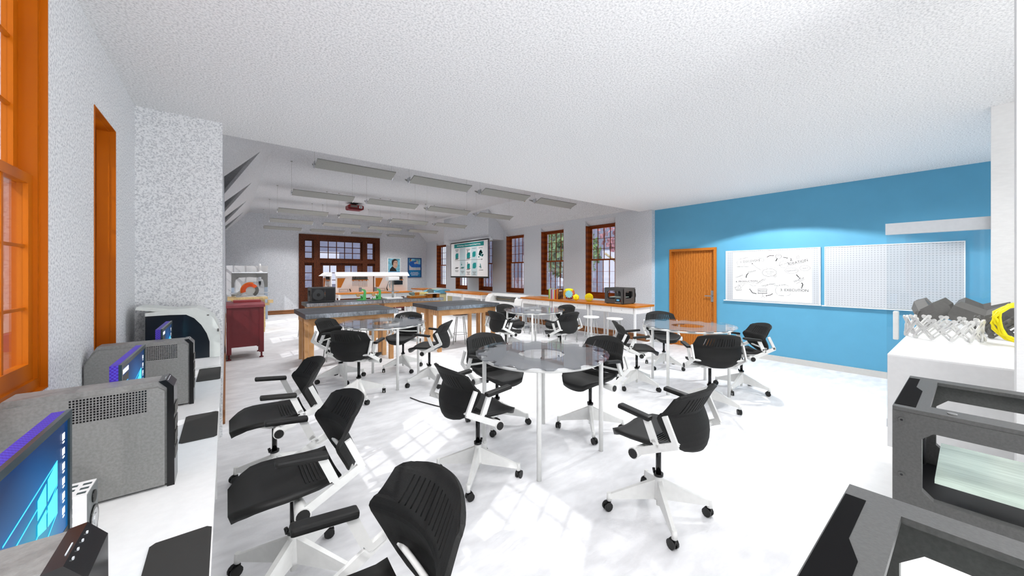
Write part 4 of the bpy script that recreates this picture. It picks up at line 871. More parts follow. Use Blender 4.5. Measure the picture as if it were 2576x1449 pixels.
m = MB(); Mt = Matrix.Translation((3.72, -.21, 1.225)) @ Matrix.Rotation(R(-62), 4, 'Z') @ Matrix.Rotation(R(78), 4, 'X')
for k in range(7):
    m.tube([((.135 + random.uniform(-.012, .012)) * math.cos(2 * math.pi * i / 22), (.12 + random.uniform(-.012, .012)) * math.sin(2 * math.pi * i / 22), -.018 + .006 * k + random.uniform(-.006, .006)) for i in range(22)], .007, 5, closed=True, M=Mt)
zmin = min(p[2] for p in m.v); m.v = [(p[0], p[1], p[2] - zmin + 1.1145) for p in m.v]
tag(m.build('printed_bangle', M_yellow), 'bright yellow layered ring standing on the tall counter', 'ring')

# ------------------------------------------------------------------ glass sliding door hung from a rail on the partition
t = thing('sliding_door', 'frameless glass sliding door with a long white pull, right of the blue wall', 'door', (5.25, .2, 0))
MB().box(5.245, 5.257, -.62, .53, .06, 1.94).build('glass_panel', glassy('door_pane_glass', (.93, .95, .96, 1), .01, gain=.1), t)
MB().box(5.21, 5.275, -.98, .535, 1.935, 2.045).build('rail_cover', M_lgrey, t)
MB().box(5.24, 5.262, .46, .53, .0, .08).build('floor_guide', M_lgrey, t)
h_ = MB().box(5.205, 5.225, .445, .483, .89, 1.17, ch=.008).box(5.222, 5.246, .455, .473, .90, .93).box(5.222, 5.246, .455, .473, 1.13, 1.16).box(5.256, 5.28, .445, .483, .89, 1.17, ch=.008)
h_.build('pull_handle', M_whitem, t)

# ------------------------------------------------------------------ computer desk along the left wall
t = thing('computer_desk', 'long white desk under the left windows carrying the computers', 'desk', (-.32, 1.6, 0))
MB().box(-.605, -.033, -1.0, 4.37, .715, .75).build('desk_top', M_white, t)
for y in (-.96, 1.2, 3.2, 4.32): MB().box(-.59, -.05, y, y + .04, 0, .715).build('leg_panel', M_white, t)
MB().box(-.60, -.58, -.9, 4.3, .3, .715).build('modesty_panel', M_white, t)
def make_tower():
    t = thing('computer_tower', '', 'computer', (0, 0, 0), 0, 'grey computer towers on the desk')
    # local: side faces -Y, front faces +X; x from 0 (back) to .445
    MB().prism([(0, .008), (0, .30), (.03, .36), (.05, .395), (.41, .395), (.43, .37), (.43, .008)], 'Y', .012, .113).build('case', M_case, t, False)
    MB().prism([(.006, .010), (.006, .298), (.034, .352), (.054, .375), (.404, .375), (.422, .36), (.422, .010)], 'Y', 0, .012).build('side_panel', M_case, t, False)
    MB().prism([(.428, 0), (.428, .37), (.405, .397), (.425, .40), (.447, .372), (.449, 0)], 'Y', .002, .115).build('front_bezel', M_blackg, t, False)
    b = MB()
    for k in range(4): b.box(.449, .4505, .015, .10, .26 - k * .055, .30 - k * .055)
    b.build('drive_covers', M_dgrey, t, False)
    pt = MB()
    for k in range(4): pt.box(.4285, .4305, .021 + .022 * k, .025 + .022 * k, .3945, .3975)
    pt.box(.420, .4215, .03, .06, .399, .4008); pt.build('port_marks', M_lgrey, t, False)
    v = MB()
    for i in range(24):
        for j in range(9): v.box(.19 + i * .0078, .1945 + i * .0078, -.0008, .001, .293 + j * .0092, .2985 + j * .0092)
    v.build('vent_holes', M_blackg, t, False)
    MB().box(.03, .40, .02, .03, 0, .008).box(.03, .40, .09, .10, 0, .008).build('feet', M_black, t, False)
    return t
tw = make_tower(); tw.location = (-.603, 1.865, .75); tw['label'] = 'large grey computer tower on the desk, middle of three, directly behind the biggest screen'
copy_tree(tw, (-.606, 2.95, .75), 0, 'grey computer tower on the desk, farthest of three, nearest the white hooded machine')
copy_tree(tw, (-.60, .765, .75), 0, 'grey computer tower cut off by the bottom left corner of the photo')
def screen_mat():
    m = bpy.data.materials.new('desktop_wallpaper'); m.use_nodes = True; nt = m.node_tree; b = nt.nodes['Principled BSDF']
    tc = nt.nodes.new('ShaderNodeTexCoord'); mp = nt.nodes.new('ShaderNodeMapping'); mp.inputs['Location'].default_value = (0, -.03 * 3.4, -.19 * 4.2)
    mp.inputs['Scale'].default_value = (0, 3.4, 4.2)
    gr = nt.nodes.new('ShaderNodeTexGradient'); gr.gradient_type = 'SPHERICAL'
    rp = nt.nodes.new('ShaderNodeValToRGB'); e = rp.color_ramp.elements
    e[0].color = rgb(4, 62, 122); e[0].position = 0; e[1].color = rgb(40, 214, 246); e[1].position = 1
    k = rp.color_ramp.elements.new(.45); k.color = rgb(2, 116, 190)
    wv = nt.nodes.new('ShaderNodeTexWave'); wv.bands_direction = 'DIAGONAL'; wv.inputs['Scale'].default_value = 2.2; wv.inputs['Distortion'].default_value = 1.0
    mx = nt.nodes.new('ShaderNodeMix'); mx.data_type = 'RGBA'; mx.blend_type = 'MULTIPLY'; mx.inputs[0].default_value = .25
    nt.links.new(tc.outputs['Object'], mp.inputs['Vector']); nt.links.new(mp.outputs['Vector'], gr.inputs['Vector']); nt.links.new(gr.outputs['Fac'], rp.inputs['Fac'])
    nt.links.new(tc.outputs['Object'], wv.inputs['Vector']); nt.links.new(rp.outputs['Color'], mx.inputs[6]); nt.links.new(wv.outputs['Color'], mx.inputs[7])
    b.inputs['Base Color'].default_value = (0, 0, 0, 1); b.inputs['Roughness'].default_value = .3; b.inputs['Specular IOR Level'].default_value = .08
    nt.links.new(mx.outputs[2], b.inputs['Emission Color']); b.inputs['Emission Strength'].default_value = .85
    return m
def checker(name, c1, c2, sc):
    m = bpy.data.materials.new(name); m.use_nodes = True; nt = m.node_tree; b = nt.nodes['Principled BSDF']
    tc = nt.nodes.new('ShaderNodeTexCoord'); ck = nt.nodes.new('ShaderNodeTexChecker'); ck.inputs['Scale'].default_value = sc
    ck.inputs['Color1'].default_value = c1; ck.inputs['Color2'].default_value = c2
    nt.links.new(tc.outputs['Object'], ck.inputs['Vector']); nt.links.new(ck.outputs['Color'], b.inputs['Base Color']); return m
def make_monitor():
    t = thing('monitor', '', 'monitor', (0, 0, 0), 0, 'computer monitors on the desk')
    # local: screen faces +X, x=0 is the glass; y from -.25 to .25 ; z from .11
    MB().box(-.03, -.004, -.252, .252, .115, .450).build('housing', checker('monitor_back_pattern', rgb(58, 8, 150), rgb(70, 60, 190), 160), t, False)
    MB().ring([(-.254, .113), (.254, .113), (.254, .452), (-.254, .452)], [(-.238, .150), (.238, .150), (.238, .435), (-.238, .435)], 'X', -.006, .003).build('bezel', mat('bezel', rgb(40, 58, 66), .25), t, False)
    s_ = MB().box(-.006, -.001, -.238, .238, .150, .435).build('display', screen_mat(), t, False)
    e = lambda n, c, st=.9: mat(n, c, .4, emis=c, estr=st)
    MB().box(-.001, 0, -.238, .238, .150, .166).box(-.001, 0, -.238, -.115, .166, .40).build('start_menu', e('menu_dark', rgb(46, 46, 46), .6), s_, False)
    tl = MB()
    for i in range(3):
        for j in range(4): tl.box(0, .0006, -.224 + i * .034, -.195 + i * .034, .18 + j * .05, .222 + j * .05)
    tl.build('menu_tiles', e('menu_tile', rgb(20, 160, 226)), s_, False)
    lg = MB(); bl = MB()
    for (a, b_, c, d) in (((.058, .280), (.105, .290), (.105, .338), (.058, .322)), ((.113, .293), (.172, .307), (.172, .362), (.113, .342)), ((.058, .271), (.105, .281), (.105, .238), (.058, .246)), ((.113, .283), (.172, .296), (.172, .238), (.113, .237))):
        bl.add([(.0002, p[0] - .008, p[1] - .004) for p in (a, b_, c, d)], [(0, 1, 2, 3)])
    bl.build('window_logo', e('logo_glow', rgb(70, 226, 250), 1.0), s_, False)
    ry = MB()
    for (p, q) in (((.166, .356), (-.10, .31)), ((.166, .235), (-.02, .15)), ((.05, .30), (-.10, .27)), ((.166, .30), (-.09, .17))): ry.bar((-.0004, p[0], p[1]), (-.0004, q[0], q[1]), .0006, .003, up=(0, -(q[1] - p[1]), q[0] - p[0]))
    ry.build('light_rays', e('ray_glow', rgb(60, 190, 240), .8), s_, False)
    ii = MB()
    for k in range(6): ii.box(0, .0006, .196, .212, .392 - k * .036, .408 - k * .036).box(0, .0006, .198, .210, .384 - k * .036, .388 - k * .036)
    for k in range(5): ii.box(0, .0006, -.23 + k * .024, -.214 + k * .024, .408, .426)
    for k in range(8): ii.box(0, .0006, .10 + k * .014, .108 + k * .014, .154, .162)
    ii.build('desktop_icons', e('icon_white', rgb(236, 236, 236), .9), s_, False)
    MB().box(-.075, -.03, -.03, .03, .02, .30).build('stand_neck', M_blackg, t, False)
    MB().box(-.14, .0, -.11, .11, 0, .02, ch=.004).build('stand_foot', M_blackg, t, False)
    return t
mo = make_monitor(); mo.location = (-.312, 1.166, .752); mo['label'] = 'computer monitor with a bright blue desktop, largest, at the bottom left of the photo'
copy_tree(mo, (-.312, 2.235, .752), 0, 'computer monitor with a blue desktop, middle one, standing behind the large grey tower')
copy_tree(mo, (-.312, 3.345, .752), 0, 'computer monitor with a blue desktop, farthest one, in front of the white hooded machine')
for i, (y0, l) in enumerate(((1.08, 'black mouse mat on the desk nearest the camera'), (2.29, 'black mouse mat on the desk, middle of three'), (3.515, 'black mouse mat on the desk farthest from the camera'))):
    y1 = y0 + (.41 if i < 2 else .45); x0, x1, r_ = -.176, -.036, .012
    m = MB().prism([(x0 + r_, y0), (x1 - r_, y0), (x1, y0 + r_), (x1, y1 - r_), (x1 - r_, y1), (x0 + r_, y1), (x0, y1 - r_), (x0, y0 + r_)], 'Z', .7505, .754)
    tag(m.build('mouse_mat', mat('mat_black', rgb(52, 51, 49), .7)), l, 'mouse mat', 'mouse mats on the desk')
t = thing('desk_speaker', 'small white box speaker with black drivers beside the biggest monitor', 'speaker', (-.37, 1.64, .75))
MB().box(-.43, -.318, 1.587, 1.691, .75, .909).build('cabinet', M_white, t)
MB().box(-.318, -.315, 1.590, 1.688, .752, .907).build('front_baffle', mat('baffle', rgb(120, 124, 124), .4), t)
MB().cyl((-.315, 1.639, .81), (-.311, 1.639, .81), .040, n=24).build('woofer', M_blackg, t)
MB().cyl((-.315, 1.639, .878), (-.311, 1.639, .878), .018, n=18).build('tweeter', M_blackg, t)
MB().cyl((-.312, 1.639, .81), (-.309, 1.639, .81), .016, n=16).cyl((-.312, 1.639, .81), (-.3105, 1.639, .81), .030, n=20).build('cone', M_silver, t)
pm = MB()
for k in range(6): pm.box(-.365, -.345, 1.5862, 1.587, .758 + k * .026, .774 + k * .026)
for i in range(4):
    for j in range(3): pm.box(-.425 + i * .028, -.407 + i * .028, 1.60 + j * .03, 1.612 + j * .03, .909, .9096)
pm.build('printed_pattern', mat('pattern_grey', rgb(70, 84, 84), .5), t)

# white hooded machine at the end of the desk
t = thing('resin_3d_printer', 'white hooded machine with dark glass sides at the far end of the desk', '3D printer', (-.3, 4.2, .75))
MB().box(-.57, -.042, 4.02, 4.34, .75, .835, ch=.006).build('base', M_white, t)
out = [(-.50, 1.235), (-.36, 1.252), (-.20, 1.262), (-.135, 1.225), (-.085, 1.165), (-.055, 1.09), (-.042, 1.0), (-.042, .835)]
inn = [(-.50, 1.21), (-.36, 1.212), (-.26, 1.208), (-.21, 1.175), (-.165, 1.115), (-.13, 1.04), (-.112, .97), (-.112, .835)]
m = MB()
for i in range(len(out) - 1):
    a, b, c, d = out[i], out[i + 1], inn[i + 1], inn[i]
    m.add([(a[0], 4.0, a[1]), (b[0], 4.0, b[1]), (c[0], 4.0, c[1]), (d[0], 4.0, d[1]), (a[0], 4.34, a[1]), (b[0], 4.34, b[1]), (c[0], 4.34, c[1]), (d[0], 4.34, d[1])], [(0, 1, 2, 3), (7, 6, 5, 4), (0, 4, 5, 1), (3, 2, 6, 7), (1, 5, 6, 2), (0, 3, 7, 4)])
m.build('white_hood', mat('hood_white', rgb(232, 237, 232), .35), t)
MB().prism([(-.50, .835)] + [(x, z) for x, z in inn], 'Y', 4.012, 4.33).build('dark_glass_body', M_dglass, t)
MB().prism([(-.56, 1.262), (-.55, 1.284), (-.46, 1.275), (-.30, 1.245), (-.30, 1.232), (-.45, 1.243)], 'Y', 4.02, 4.32).build('lid_flap', mat('hood_white', rgb(232, 237, 232), .35), t)
MB().box(-.13, -.115, 3.998, 4.0, 1.19, 1.20).box(-.062, -.05, 3.997, 4.0, 1.05, 1.075).build('buttons', M_dgrey, t)
# ------------------------------------------------------------------ things on the orange topped tables
BK = [(.036, .245, rgb(120, 180, 60), 'green'), (.024, .26, rgb(232, 220, 130), 'pale yellow'), (.036, .25, rgb(130, 160, 190), 'blue grey'), (.030, .235, rgb(170, 30, 50), 'crimson'), (.034, .24, rgb(232, 190, 214), 'pink'),
      (.034, .25, rgb(170, 200, 226), 'sky blue'), (.032, .235, rgb(222, 190, 40), 'mustard yellow'), (.034, .24, rgb(206, 24, 40), 'bright red'), (.030, .25, rgb(20, 90, 60), 'dark green')]
y = 6.66
M_pages = mat('book_pages', rgb(238, 232, 214), .8)
for i, (tk, h, c, nm) in enumerate(BK):
    t = thing('book', '%s spined book in the upright row on the orange topped table' % nm, 'book', (6.52, y - tk / 2, .90), 0, 'books in the upright row')
    mc = mat('cover_' + nm.replace(' ', '_'), c, .5)
    MB().box(6.44, 6.60, y - .003, y, .90, .90 + h).box(6.44, 6.60, y - tk + .001, y - tk + .004, .90, .90 + h).box(6.437, 6.441, y - tk + .001, y, .90, .90 + h).build('cover', mc, t)
    MB().box(6.442, 6.595, y - tk + .004, y - .003, .904, .90 + h - .005).build('pages', M_pages, t)
    y -= tk
t = thing('book', 'book with an orange spine and dark pictured cover, front end of the row', 'book', (6.52, y - .02, .90), 0, 'books in the upright row')
MB().box(6.43, 6.62, y - .045, y - .042, .90, 1.16).box(6.43, 6.62, y - .003, y, .90, 1.16).box(6.427, 6.431, y - .045, y, .90, 1.16).build('cover', mat('cover_orange', rgb(206, 130, 50), .5), t)
MB().box(6.432, 6.615, y - .042, y - .003, .905, 1.155).build('pages', M_pages, t)
MB().box(6.437, 6.613, y - .0465, y - .045, .905, 1.155).build('cover_picture', mat('cover_picture', rgb(96, 66, 44), .5, noise=.8, nscale=18), t)
MB().box(6.47, 6.58, y - .0472, y - .0465, 1.10, 1.12).build('title_lettering', M_paper, t)

# gear ball
t = thing('gear_ball', 'ball of yellow, orange, pink and pale blue gears on the orange topped table', 'gear toy', (6.46, 5.98, .90)); cz = 1.045; gc = Vector((6.46, 5.98, cz))
def gear(mb_, d, dist, r, th, n, M0):
    d = Vector(d).normalized(); q = d.to_track_quat('Z', 'Y').to_matrix().to_4x4(); Mg = Matrix.Translation(gc + d * dist) @ q
    pts = []
    for i in range(n * 4):
        a = 2 * math.pi * i / (n * 4); rr = r * (1.18 if i % 4 in (1, 2) else .92); pts.append((rr * math.cos(a), rr * math.sin(a)))
    mb_.prism(pts, 'Z', -th / 2, th / 2, Mg); return mb_
vd = Vector((-6.46, -5.98, .5)).normalized(); rt = Vector((vd.y, -vd.x, 0)).normalized() * -1; upv = Vector((0, 0, 1))
MB().sphere(tuple(gc), .118, 20).build('core', mat('gear_core', rgb(206, 150, 30), .5), t)
gear(MB(), vd, .122, .082, .022, 12, None).build('pale_blue_gear', mat('gear_blue', rgb(140, 206, 216), .5), t)
gear(MB(), upv + vd * .25, .092, .085, .05, 12, None).build('yellow_gear', M_yellow, t)
gear(MB(), -rt * 1.0 + vd * .3 - upv * .05, .092, .085, .05, 12, None).build('amber_gear', mat('gear_amber', rgb(232, 170, 20), .5), t)
gear(MB(), rt + vd * .3 + upv * .05, .092, .085, .05, 12, None).build('orange_gear', mat('gear_orange', rgb(236, 120, 60), .5), t)
gear(MB(), -upv + vd * .4, .080, .078, .05, 12, None).build('pink_gear', mat('gear_pink', rgb(206, 92, 206), .5), t)
# icosahedron and lattice ball
bm = bmesh.new(); bmesh.ops.create_icosphere(bm, subdivisions=1, radius=.082); bm.verts.index_update()
m = MB().add([(v.co.x + 6.42, v.co.y + 5.72, v.co.z) for v in bm.verts], [[v.index for v in f.verts] for f in bm.faces]); bm.free()
zm = min(p[2] for p in m.v); m.v = [(p[0], p[1], p[2] - zm + .90) for p in m.v]
tag(m.build('icosahedron', M_yellow), 'solid yellow faceted shape beside the gear ball', 'printed shape')
bm = bmesh.new(); bmesh.ops.create_icosphere(bm, subdivisions=3, radius=.092); m = MB()
for e in bm.edges: a, b = e.verts; m.bar(a.co + Vector((6.52, 5.42, .995)), b.co + Vector((6.52, 5.42, .995)), .0045, .0045)
bm.free()
tag(m.build('lattice_ball', M_yellow), 'yellow wire lattice ball between the gear ball and the black printer', 'printed shape')

# ------------------------------------------------------------------ large format plotter
t = thing('plotter', 'white large format plotter between two orange topped tables', 'plotter', (6.7, 8.5, 0))
M_plot = mat('plotter_white', rgb(240, 240, 238), .35)
pf = [(6.30, .66), (6.34, .80), (6.44, .90), (6.60, .93), (6.80, .92), (6.86, .86), (6.86, .62), (6.36, .62)]
MB().prism(pf, 'Y', 7.60, 7.92).build('end_cap', M_plot, t); MB().prism(pf, 'Y', 9.10, 9.36).build('end_cap', M_plot, t)
MB().prism([(6.46, .88), (6.60, .93), (6.80, .92), (6.86, .86), (6.86, .62), (6.62, .62), (6.60, .84), (6.46, .86)], 'Y', 7.92, 9.10).build('top_cover', M_plot, t)
MB().box(6.36, 6.62, 7.92, 9.10, .62, .70).build('paper_tray', M_plot, t)
MB().box(6.57, 6.60, 7.92, 9.10, .72, .83).build('carriage_bay', M_grey, t)
MB().box(6.53, 6.57, 7.92, 9.10, .765, .772).build('carriage_rail', mat('brass', rgb(170, 140, 60), .3, metal=.6), t)
MB().box(6.50, 6.57, 8.05, 8.30, .75, .81).build('print_carriage', M_dgrey, t)
MB().box(6.36, 6.44, 7.68, 7.84, .86, .885).build('control_panel', M_lgrey, t)
MB().box(6.40, 6.80, 7.92, 9.10, .60, .62).prism([(6.34, .12), (6.38, .12), (6.42, .62), (6.38, .62)], 'Y', 7.95, 9.05).build('paper_basket', mat('basket', rgb(206, 212, 218), .6), t)
for y_ in (7.75, 9.2): MB().box(6.58, 6.66, y_, y_ + .06, .05, .62).box(6.30, 6.94, y_ - .01, y_ + .07, .02, .06).build('leg', M_lgrey, t)

# ------------------------------------------------------------------ cream laser cutter with blue lid
t = thing('laser_cutter', 'cream cabinet machine with a light blue rounded lid in the far right corner', 'machine', (6.3, 12.55, 0))
MB().box(5.95, 6.72, 12.15, 13.05, .04, .80, ch=.05).build('body', M_cream, t)
MB().prism([(5.93, .80), (6.0, .885), (6.2, .93), (6.55, .93), (6.74, .80)], 'Y', 12.12, 13.08).build('lid', M_lblue, t)
MB().box(6.08, 6.5, 12.3, 12.95, .925, .94, ch=.005).build('lid_window', M_lgreen, t)
for y_ in (12.35, 12.75): MB().box(5.99, 6.06, y_, y_ + .05, .86, .90).build('handle', M_blackg, t)
MB().box(6.0, 6.67, 12.2, 13.0, 0, .04).build('plinth', M_dgrey, t)

# ------------------------------------------------------------------ sander, drill press and two green presses on the far benches
t = thing('belt_disc_sander', 'wooden belt and disc sander with a grey disc on the right of the far bench', 'sander', (4.1, 9.05, .9))
M_swood = wood('sander_wood', rgb(150, 84, 26), rgb(196, 120, 44), 8, 'X', .5, 4)
MB().box(3.72, 4.24, 8.92, 9.18, .90, .955).build('base', M_swood, t)
MB().box(3.72, 4.24, 8.92, 9.18, .955, .965).build('deck', M_cream, t)
MB().box(3.80, 4.22, 8.96, 9.12, .985, 1.045).build('sanding_belt', mat('belt', rgb(214, 198, 130), .8), t)
MB().cyl((3.80, 8.94, 1.015), (3.80, 9.14, 1.015), .042, n=18).build('belt_drum', mat('drum', rgb(110, 128, 126), .6), t)
MB().box(3.84, 3.96, 8.925, 8.945, .965, 1.05).build('drum_bracket', M_swood, t)
MB().box(4.16, 4.30, 8.86, 9.08, .90, 1.0).box(4.42, 4.50, 8.86, 9.08, .90, 1.0).box(4.30, 4.42, 9.04, 9.08, .90, 1.0).build('table_support', M_swood, t)
MB().box(4.14, 4.52, 8.84, 9.05, 1.0, 1.015).build('work_table', M_lgrey, t)
MB().cyl((4.33, 9.052, 1.02), (4.33, 9.075, 1.02), .105, n=30).build('sanding_disc', mat('disc', rgb(96, 112, 108), .8), t)
t = thing('drill_press', 'white bench drill press with a black motor head on the far bench', 'drill press', (3.32, 9.05, .9))
MB().box(3.10, 3.50, 8.88, 9.24, .90, .935, ch=.006).build('base', M_white, t)
MB().cyl((3.32, 9.10, .935), (3.32, 9.10, 1.42), .028).build('column', M_silver2, t)
MB().box(3.16, 3.44, 8.95, 9.2, 1.36, 1.46, ch=.02).build('head', M_white, t)
MB().box(3.30, 3.50, 8.90, 9.0, 1.26, 1.36).build('motor', M_blackg, t)
MB().box(3.18, 3.42, 8.94, 9.14, 1.08, 1.095).build('work_table', M_silver, t)
MB().cyl((3.21, 9.0, 1.18), (3.21, 9.0, 1.36), .018).cyl((3.21, 9.0, 1.12), (3.21, 9.0, 1.18), .006).build('chuck', M_silver, t)
MB().cyl((3.16, 8.95, 1.34), (3.10, 8.90, 1.20), .007).sphere((3.10, 8.90, 1.20), .014, 8).build('feed_lever', M_dgrey, t)
def make_press():
    t = thing('bench_press', '', 'press', (0, 0, 0), 0, 'green bench presses')
    MB().box(-.10, .10, -.05, .05, 0, .02).box(.02, .10, -.04, .04, .02, .07).build('base', M_green, t, False)
    MB().prism([(.04, .06), (.10, .06), (.105, .20), (.085, .25), (-.02, .275), (-.03, .25), (.05, .215), (.06, .19)], 'Y', -.02, .02).build('c_frame', M_green, t, False)
    MB().box(-.05, .0, -.025, .025, .20, .30).build('ram_head', M_grey, t, False)
    MB().box(-.06, .04, -.04, .04, .09, .11).cyl((-.0, 0, .02), (0, 0, .09), .02).build('anvil', M_green, t, False)
    MB().cyl((-.085, -.05, .12), (-.085, -.03, .12), .042, n=18).build('hand_wheel', M_tan, t, False)
    MB().cyl((-.15, -.02, .15), (-.05, -.02, .12), .006, n=8).build('lever', M_green, t, False)
    return t
pr = make_press(); pr.location = (2.56, 9.12, .9); pr['label'] = 'small green bench press beside the black printer on the far bench, left of two'
copy_tree(pr, (2.93, 9.15, .9), 0, 'small green bench press on the far bench, right of two, near the drill press')

# ------------------------------------------------------------------ tool benches with pegboards at the far end
def make_tool_bench():
    t = thing('tool_bench', '', 'workbench', (0, 0, 0), 0, 'white tool benches with wooden tops')
    L = 1.25   # local: runs along +X from 0, front faces -Y, panel at y=.42
    MB().box(-.005, L + .01, -.02, .62, .83, .87).build('wooden_top', M_butch, t, False)
    for x in (0, L - .05):
        for y_ in (.02, .55): MB().box(x, x + .05, y_, y_ + .04, .0, .83).build('leg', M_white, t, False)
    MB().box(.06, L - .06, .03, .55, .69, .83).build('drawer_case', M_white, t, False)
    for k in range(2): MB().box(.08 + k * .56, .08 + k * .56 + .53, .02, .03, .70, .82).build('drawer', M_lgrey, t, False)
    MB().box(0, L, .42, .44, .87, 1.47).build('back_panel', M_white, t, False)
    MB().add([(-.02, .26, 1.44), (L + .02, .26, 1.44), (L + .02, .44, 1.57), (-.02, .44, 1.57), (-.02, .26, 1.455), (L + .02, .26, 1.455), (L + .02, .44, 1.585), (-.02, .44, 1.585)],
             [(0, 3, 2, 1), (4, 5, 6, 7), (0, 1, 5, 4), (1, 2, 6, 5), (2, 3, 7, 6), (3, 0, 4, 7)]).build('hood', M_white, t, False)
    for x in (-.02, L): MB().prism([(.26, 1.44), (.44, 1.44), (.44, 1.57)], 'X', x, x + .02).build('hood_bracket', M_white, t, False)
    MB().prism([(.05, 1.05), (.05, 1.37), (.30, 1.37), (.16, 1.05)], 'Y', .395, .42).build('saw_holder', M_butch, t, False)
    MB().box(.52, 1.08, .38, .42, 1.295, 1.315).box(.55, .57, .38, .42, 1.265, 1.295).box(.75, .77, .38, .42, 1.265, 1.295).box(.86, .88, .38, .42, 1.265, 1.295).box(1.0, 1.02, .38, .42, 1.265, 1.295).build('tool_rack', M_butch, t, False)
    for k in range(12):
        x = .545 + k * .044; q = MB().cyl((x, .40, 1.315), (x, .40, 1.42), .015, n=8).build('tool_handle', M_black, t, False)
        MB().cyl((x, .40, 1.295), (x, .40, 1.06 + (k < 5) * .04), .006, n=6).build('tool_blade', M_lgrey, q, False)
    MB().ring([(.10, .90), (.40, .90), (.40, 1.0), (.10, 1.0)], [(.12, .92), (.38, .92), (.38, .98), (.12, .98)], 'Y', .40, .42).build('bin_frame', M_lgrey, t, False)
    MB().prism([(.43, 1.0), (.46, 1.0), (.50, .91), (.47, .90)], 'Y', .39, .42).build('clamp', M_black, t, False)
    return t
bt = make_tool_bench(); bt.location = (2.93, 13.02, 0); bt['label'] = 'white tool bench with pegboard, left half of the pair in front of the dark doors'
copy_tree(bt, (4.22, 13.02, 0), 0, 'white tool bench with pegboard, right half of the pair, below the man poster')
copy_tree(bt, (2.42, 14.92, 0), R(-90), 'white tool bench with pegboard turned sideways at the left end of the pair')
t = thing('red_shelf', 'dark red framed shelf standing behind the right tool bench', 'shelf', (5.3, 14.6, 0))
for x in (4.80, 5.80): MB().box(x, x + .06, 14.5, 14.9, 0, 1.04).build('side_post', M_red, t)
MB().box(4.80, 5.86, 14.5, 14.9, 1.0, 1.05).build('top_rail', M_red, t); MB().box(4.86, 5.80, 14.5, 14.9, .12, .20).build('bottom_rail', M_red, t)
for k in range(4): MB().box(4.86, 5.80, 14.52, 14.88, .35 + k * .17, .37 + k * .17).build('shelf_board', M_lgrey, t)

# ------------------------------------------------------------------ red machine cabinet, maple saw bench, gantry machine
t = thing('red_cabinet', 'dark red metal machine cabinet on levelling feet beside the white pier', 'cabinet', (.28, 8.5, 0))
MB().box(.0, .07, 8.10, 8.16, .10, .965).box(.475, .545, 8.10, 8.16, .10, .965).box(.0, .07, 8.75, 8.81, .10, .965).box(.475, .545, 8.75, 8.81, .10, .965).build('corner_posts', M_red, t)
MB().box(.07, .475, 8.115, 8.135, .22, .93).build('front_panel', M_red, t)
MB().box(.52, .54, 8.16, 8.75, .22, .93).box(.0, .02, 8.16, 8.75, .22, .93).box(.07, .475, 8.78, 8.80, .22, .93).build('side_panels', M_red, t)
MB().prism([(8.08, .93), (8.08, .975), (8.22, 1.0), (8.82, 1.0), (8.82, .93)], 'X', -.005, .56).build('top', mat('rose_red_paint', rgb(140, 60, 68), .4), t)
MB().box(.10, .52, 8.45, 8.80, 1.0, 1.03).build('lid', M_redb, t)
for x in (.035, .51):
    for y_ in (8.13, 8.78): MB().cyl((x, y_, .02), (x, y_, .10), .014).cyl((x, y_, 0), (x, y_, .02), .035, .03).build('levelling_foot', M_red, t)
t = thing('saw_bench', 'pale maple bench carrying the miter saw behind the red cabinet', 'workbench', (.45, 11.9, 0))
MB().box(.02, .86, 11.5, 12.3, .86, .92).build('bench_top', mat('pale_maple', rgb(214, 186, 134), .5, noise=.1), t)
MB().box(.10, .80, 11.56, 12.24, .76, .86).build('apron', mat('pale_maple', rgb(214, 186, 134), .5), t)
for x in (.08, .72):
    for y_ in (11.55, 12.15): MB().box(x, x + .08, y_, y_ + .08, 0, .80).build('leg', mat('pale_maple', rgb(214, 186, 134), .5), t)
for k in range(4): MB().box(.80, .815, 11.62, 12.15, .12 + k * .15, .25 + k * .15).build('drawer', mat('pale_maple', rgb(214, 186, 134), .5), t)
MB().box(.86, .98, 11.52, 11.64, .76, .84).box(.80, .90, 11.53, 11.63, .70, .76).build('vice', mat('pale_maple', rgb(214, 186, 134), .5), t)
t = thing('miter_saw', 'miter saw with an orange blade guard and grey disc on the pale maple bench', 'saw', (.5, 11.9, .92))
MB().box(.20, .84, 11.75, 12.1, .92, .945).build('saw_table', M_lgrey, t)
arc = lambda a0, a1, r, n=14: [(.50 + r * math.cos(R(a0 + (a1 - a0) * i / n)), 1.09 + r * math.sin(R(a0 + (a1 - a0) * i / n))) for i in range(n + 1)]
MB().prism(arc(35, 200, .185) + arc(200, 35, .10), 'Y', 11.86, 11.92).build('blade_guard', M_ora, t)
MB().prism(arc(70, 200, .215) + arc(200, 70, .17), 'Y', 11.90, 12.0).build('guard_cover', mat('light_orange', rgb(246, 128, 30), .4), t)
MB().prism(arc(-60, 35, .185) + arc(35, -60, .11), 'Y', 11.86, 11.92).build('lower_guard', M_dgrey, t)
MB().cyl((.50, 11.885, 1.085), (.50, 11.895, 1.085), .135, n=30).build('blade', M_silver2, t)
MB().box(.44, .56, 11.92, 12.04, 1.0, 1.16).build('motor', M_grey, t)
MB().prism([(.16, .95), (.30, .95), (.42, 1.10), (.34, 1.14), (.20, 1.02)], 'Y', 11.93, 11.98).cyl((.10, 11.95, .96), (.24, 11.95, 1.0), .03).build('pivot_arm', M_silver2, t)
t = thing('gantry_machine', 'grey arched gantry machine with a spindle and white backboard behind the saw', 'machine', (.6, 14.8, 0))
MB().box(-.005, 1.12, 15.0, 15.05, 0, 1.795).build('backboard', M_white, t)
out = [(.125, 1.08), (.125, 1.40), (.125, 1.55), (.30, 1.55), (.60, 1.55), (.92, 1.55), (1.096, 1.55), (1.096, 1.40), (1.096, 1.08)]
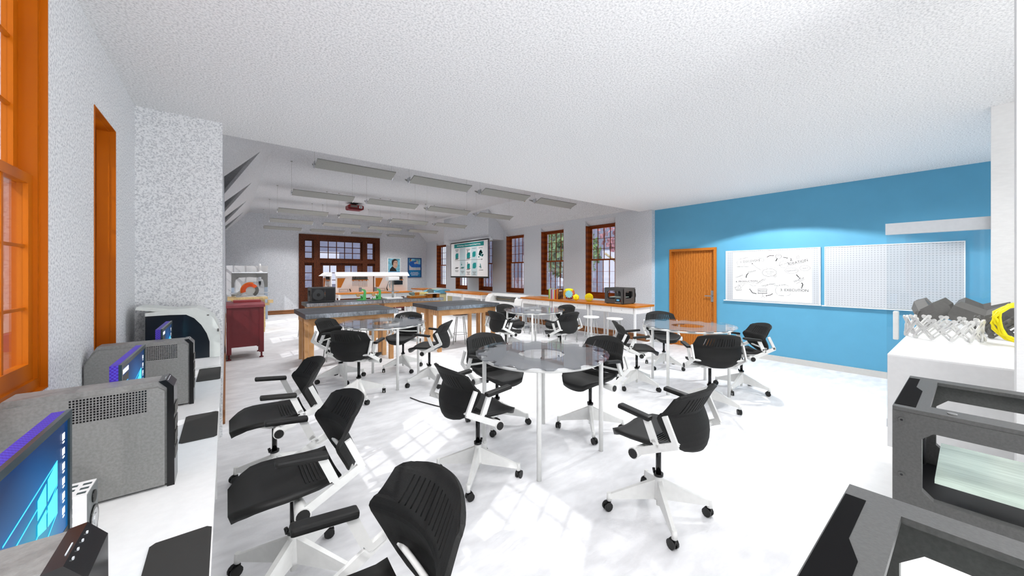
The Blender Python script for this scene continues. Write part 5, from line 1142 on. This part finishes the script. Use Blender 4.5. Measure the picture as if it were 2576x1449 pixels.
inn = [(.20, 1.08), (.205, 1.24), (.235, 1.33), (.32, 1.40), (.60, 1.42), (.86, 1.40), (.965, 1.33), (1.0, 1.24), (1.01, 1.08)]
m = MB()
for i in range(len(out) - 1):
    a, b, c, d = out[i], out[i + 1], inn[i + 1], inn[i]
    m.add([(p[0], 14.7, p[1]) for p in (a, b, c, d)] + [(p[0], 14.85, p[1]) for p in (a, b, c, d)], [(0, 1, 2, 3), (7, 6, 5, 4), (0, 4, 5, 1), (3, 2, 6, 7), (1, 5, 6, 2), (0, 3, 7, 4)])
m.build('arch', M_grey, t)
MB().box(.125, .20, 14.7, 14.85, 0, 1.08).box(1.01, 1.096, 14.7, 14.85, 0, 1.08).build('post', mat('pale_blue_grey', rgb(176, 190, 206), .5), t)
MB().box(.14, 1.08, 14.68, 14.72, 1.55, 1.58).build('rail', M_silver, t)
MB().cyl((.874, 14.75, 1.62), (.874, 14.75, 1.86), .036).lathe([(.0, 1.62), (.05, 1.62), (.11, 1.585), (.11, 1.575), (0, 1.575)], (.874, 14.75, 0)).build('dust_column', M_white, t)
MB().cyl((.874, 14.66, 1.28), (.874, 14.66, 1.42), .04).build('spindle', M_lgrey, t)
MB().cyl((.874, 14.66, 1.17), (.874, 14.66, 1.28), .032, .036).cyl((.874, 14.66, 1.11), (.874, 14.66, 1.17), .012).build('tool_holder', M_blackg, t)
MB().box(.10, 1.12, 14.55, 15.0, .88, .92).build('bed', M_lgrey, t)

# ------------------------------------------------------------------ floor cable
m = MB().tube([(1.79, 4.31, .006), (1.83, 4.10, .006), (1.92, 3.85, .006), (2.02, 3.62, .006), (2.05, 3.35, .006)], .006, 6)
tag(m.build('floor_cable', M_blackg), 'short black cable on the white floor between two glass tables', 'cable')

# lettering becomes plain mesh
dg = bpy.context.evaluated_depsgraph_get()
for o in FONTS:
    me = bpy.data.meshes.new_from_object(o.evaluated_get(dg)); me.name = 'lettering'
    n_ = bpy.data.objects.new('lettering', me); COL.objects.link(n_)
    n_.parent = o.parent; n_.location = o.location; n_.rotation_euler = o.rotation_euler
for o in FONTS: bpy.data.objects.remove(o, do_unlink=True)
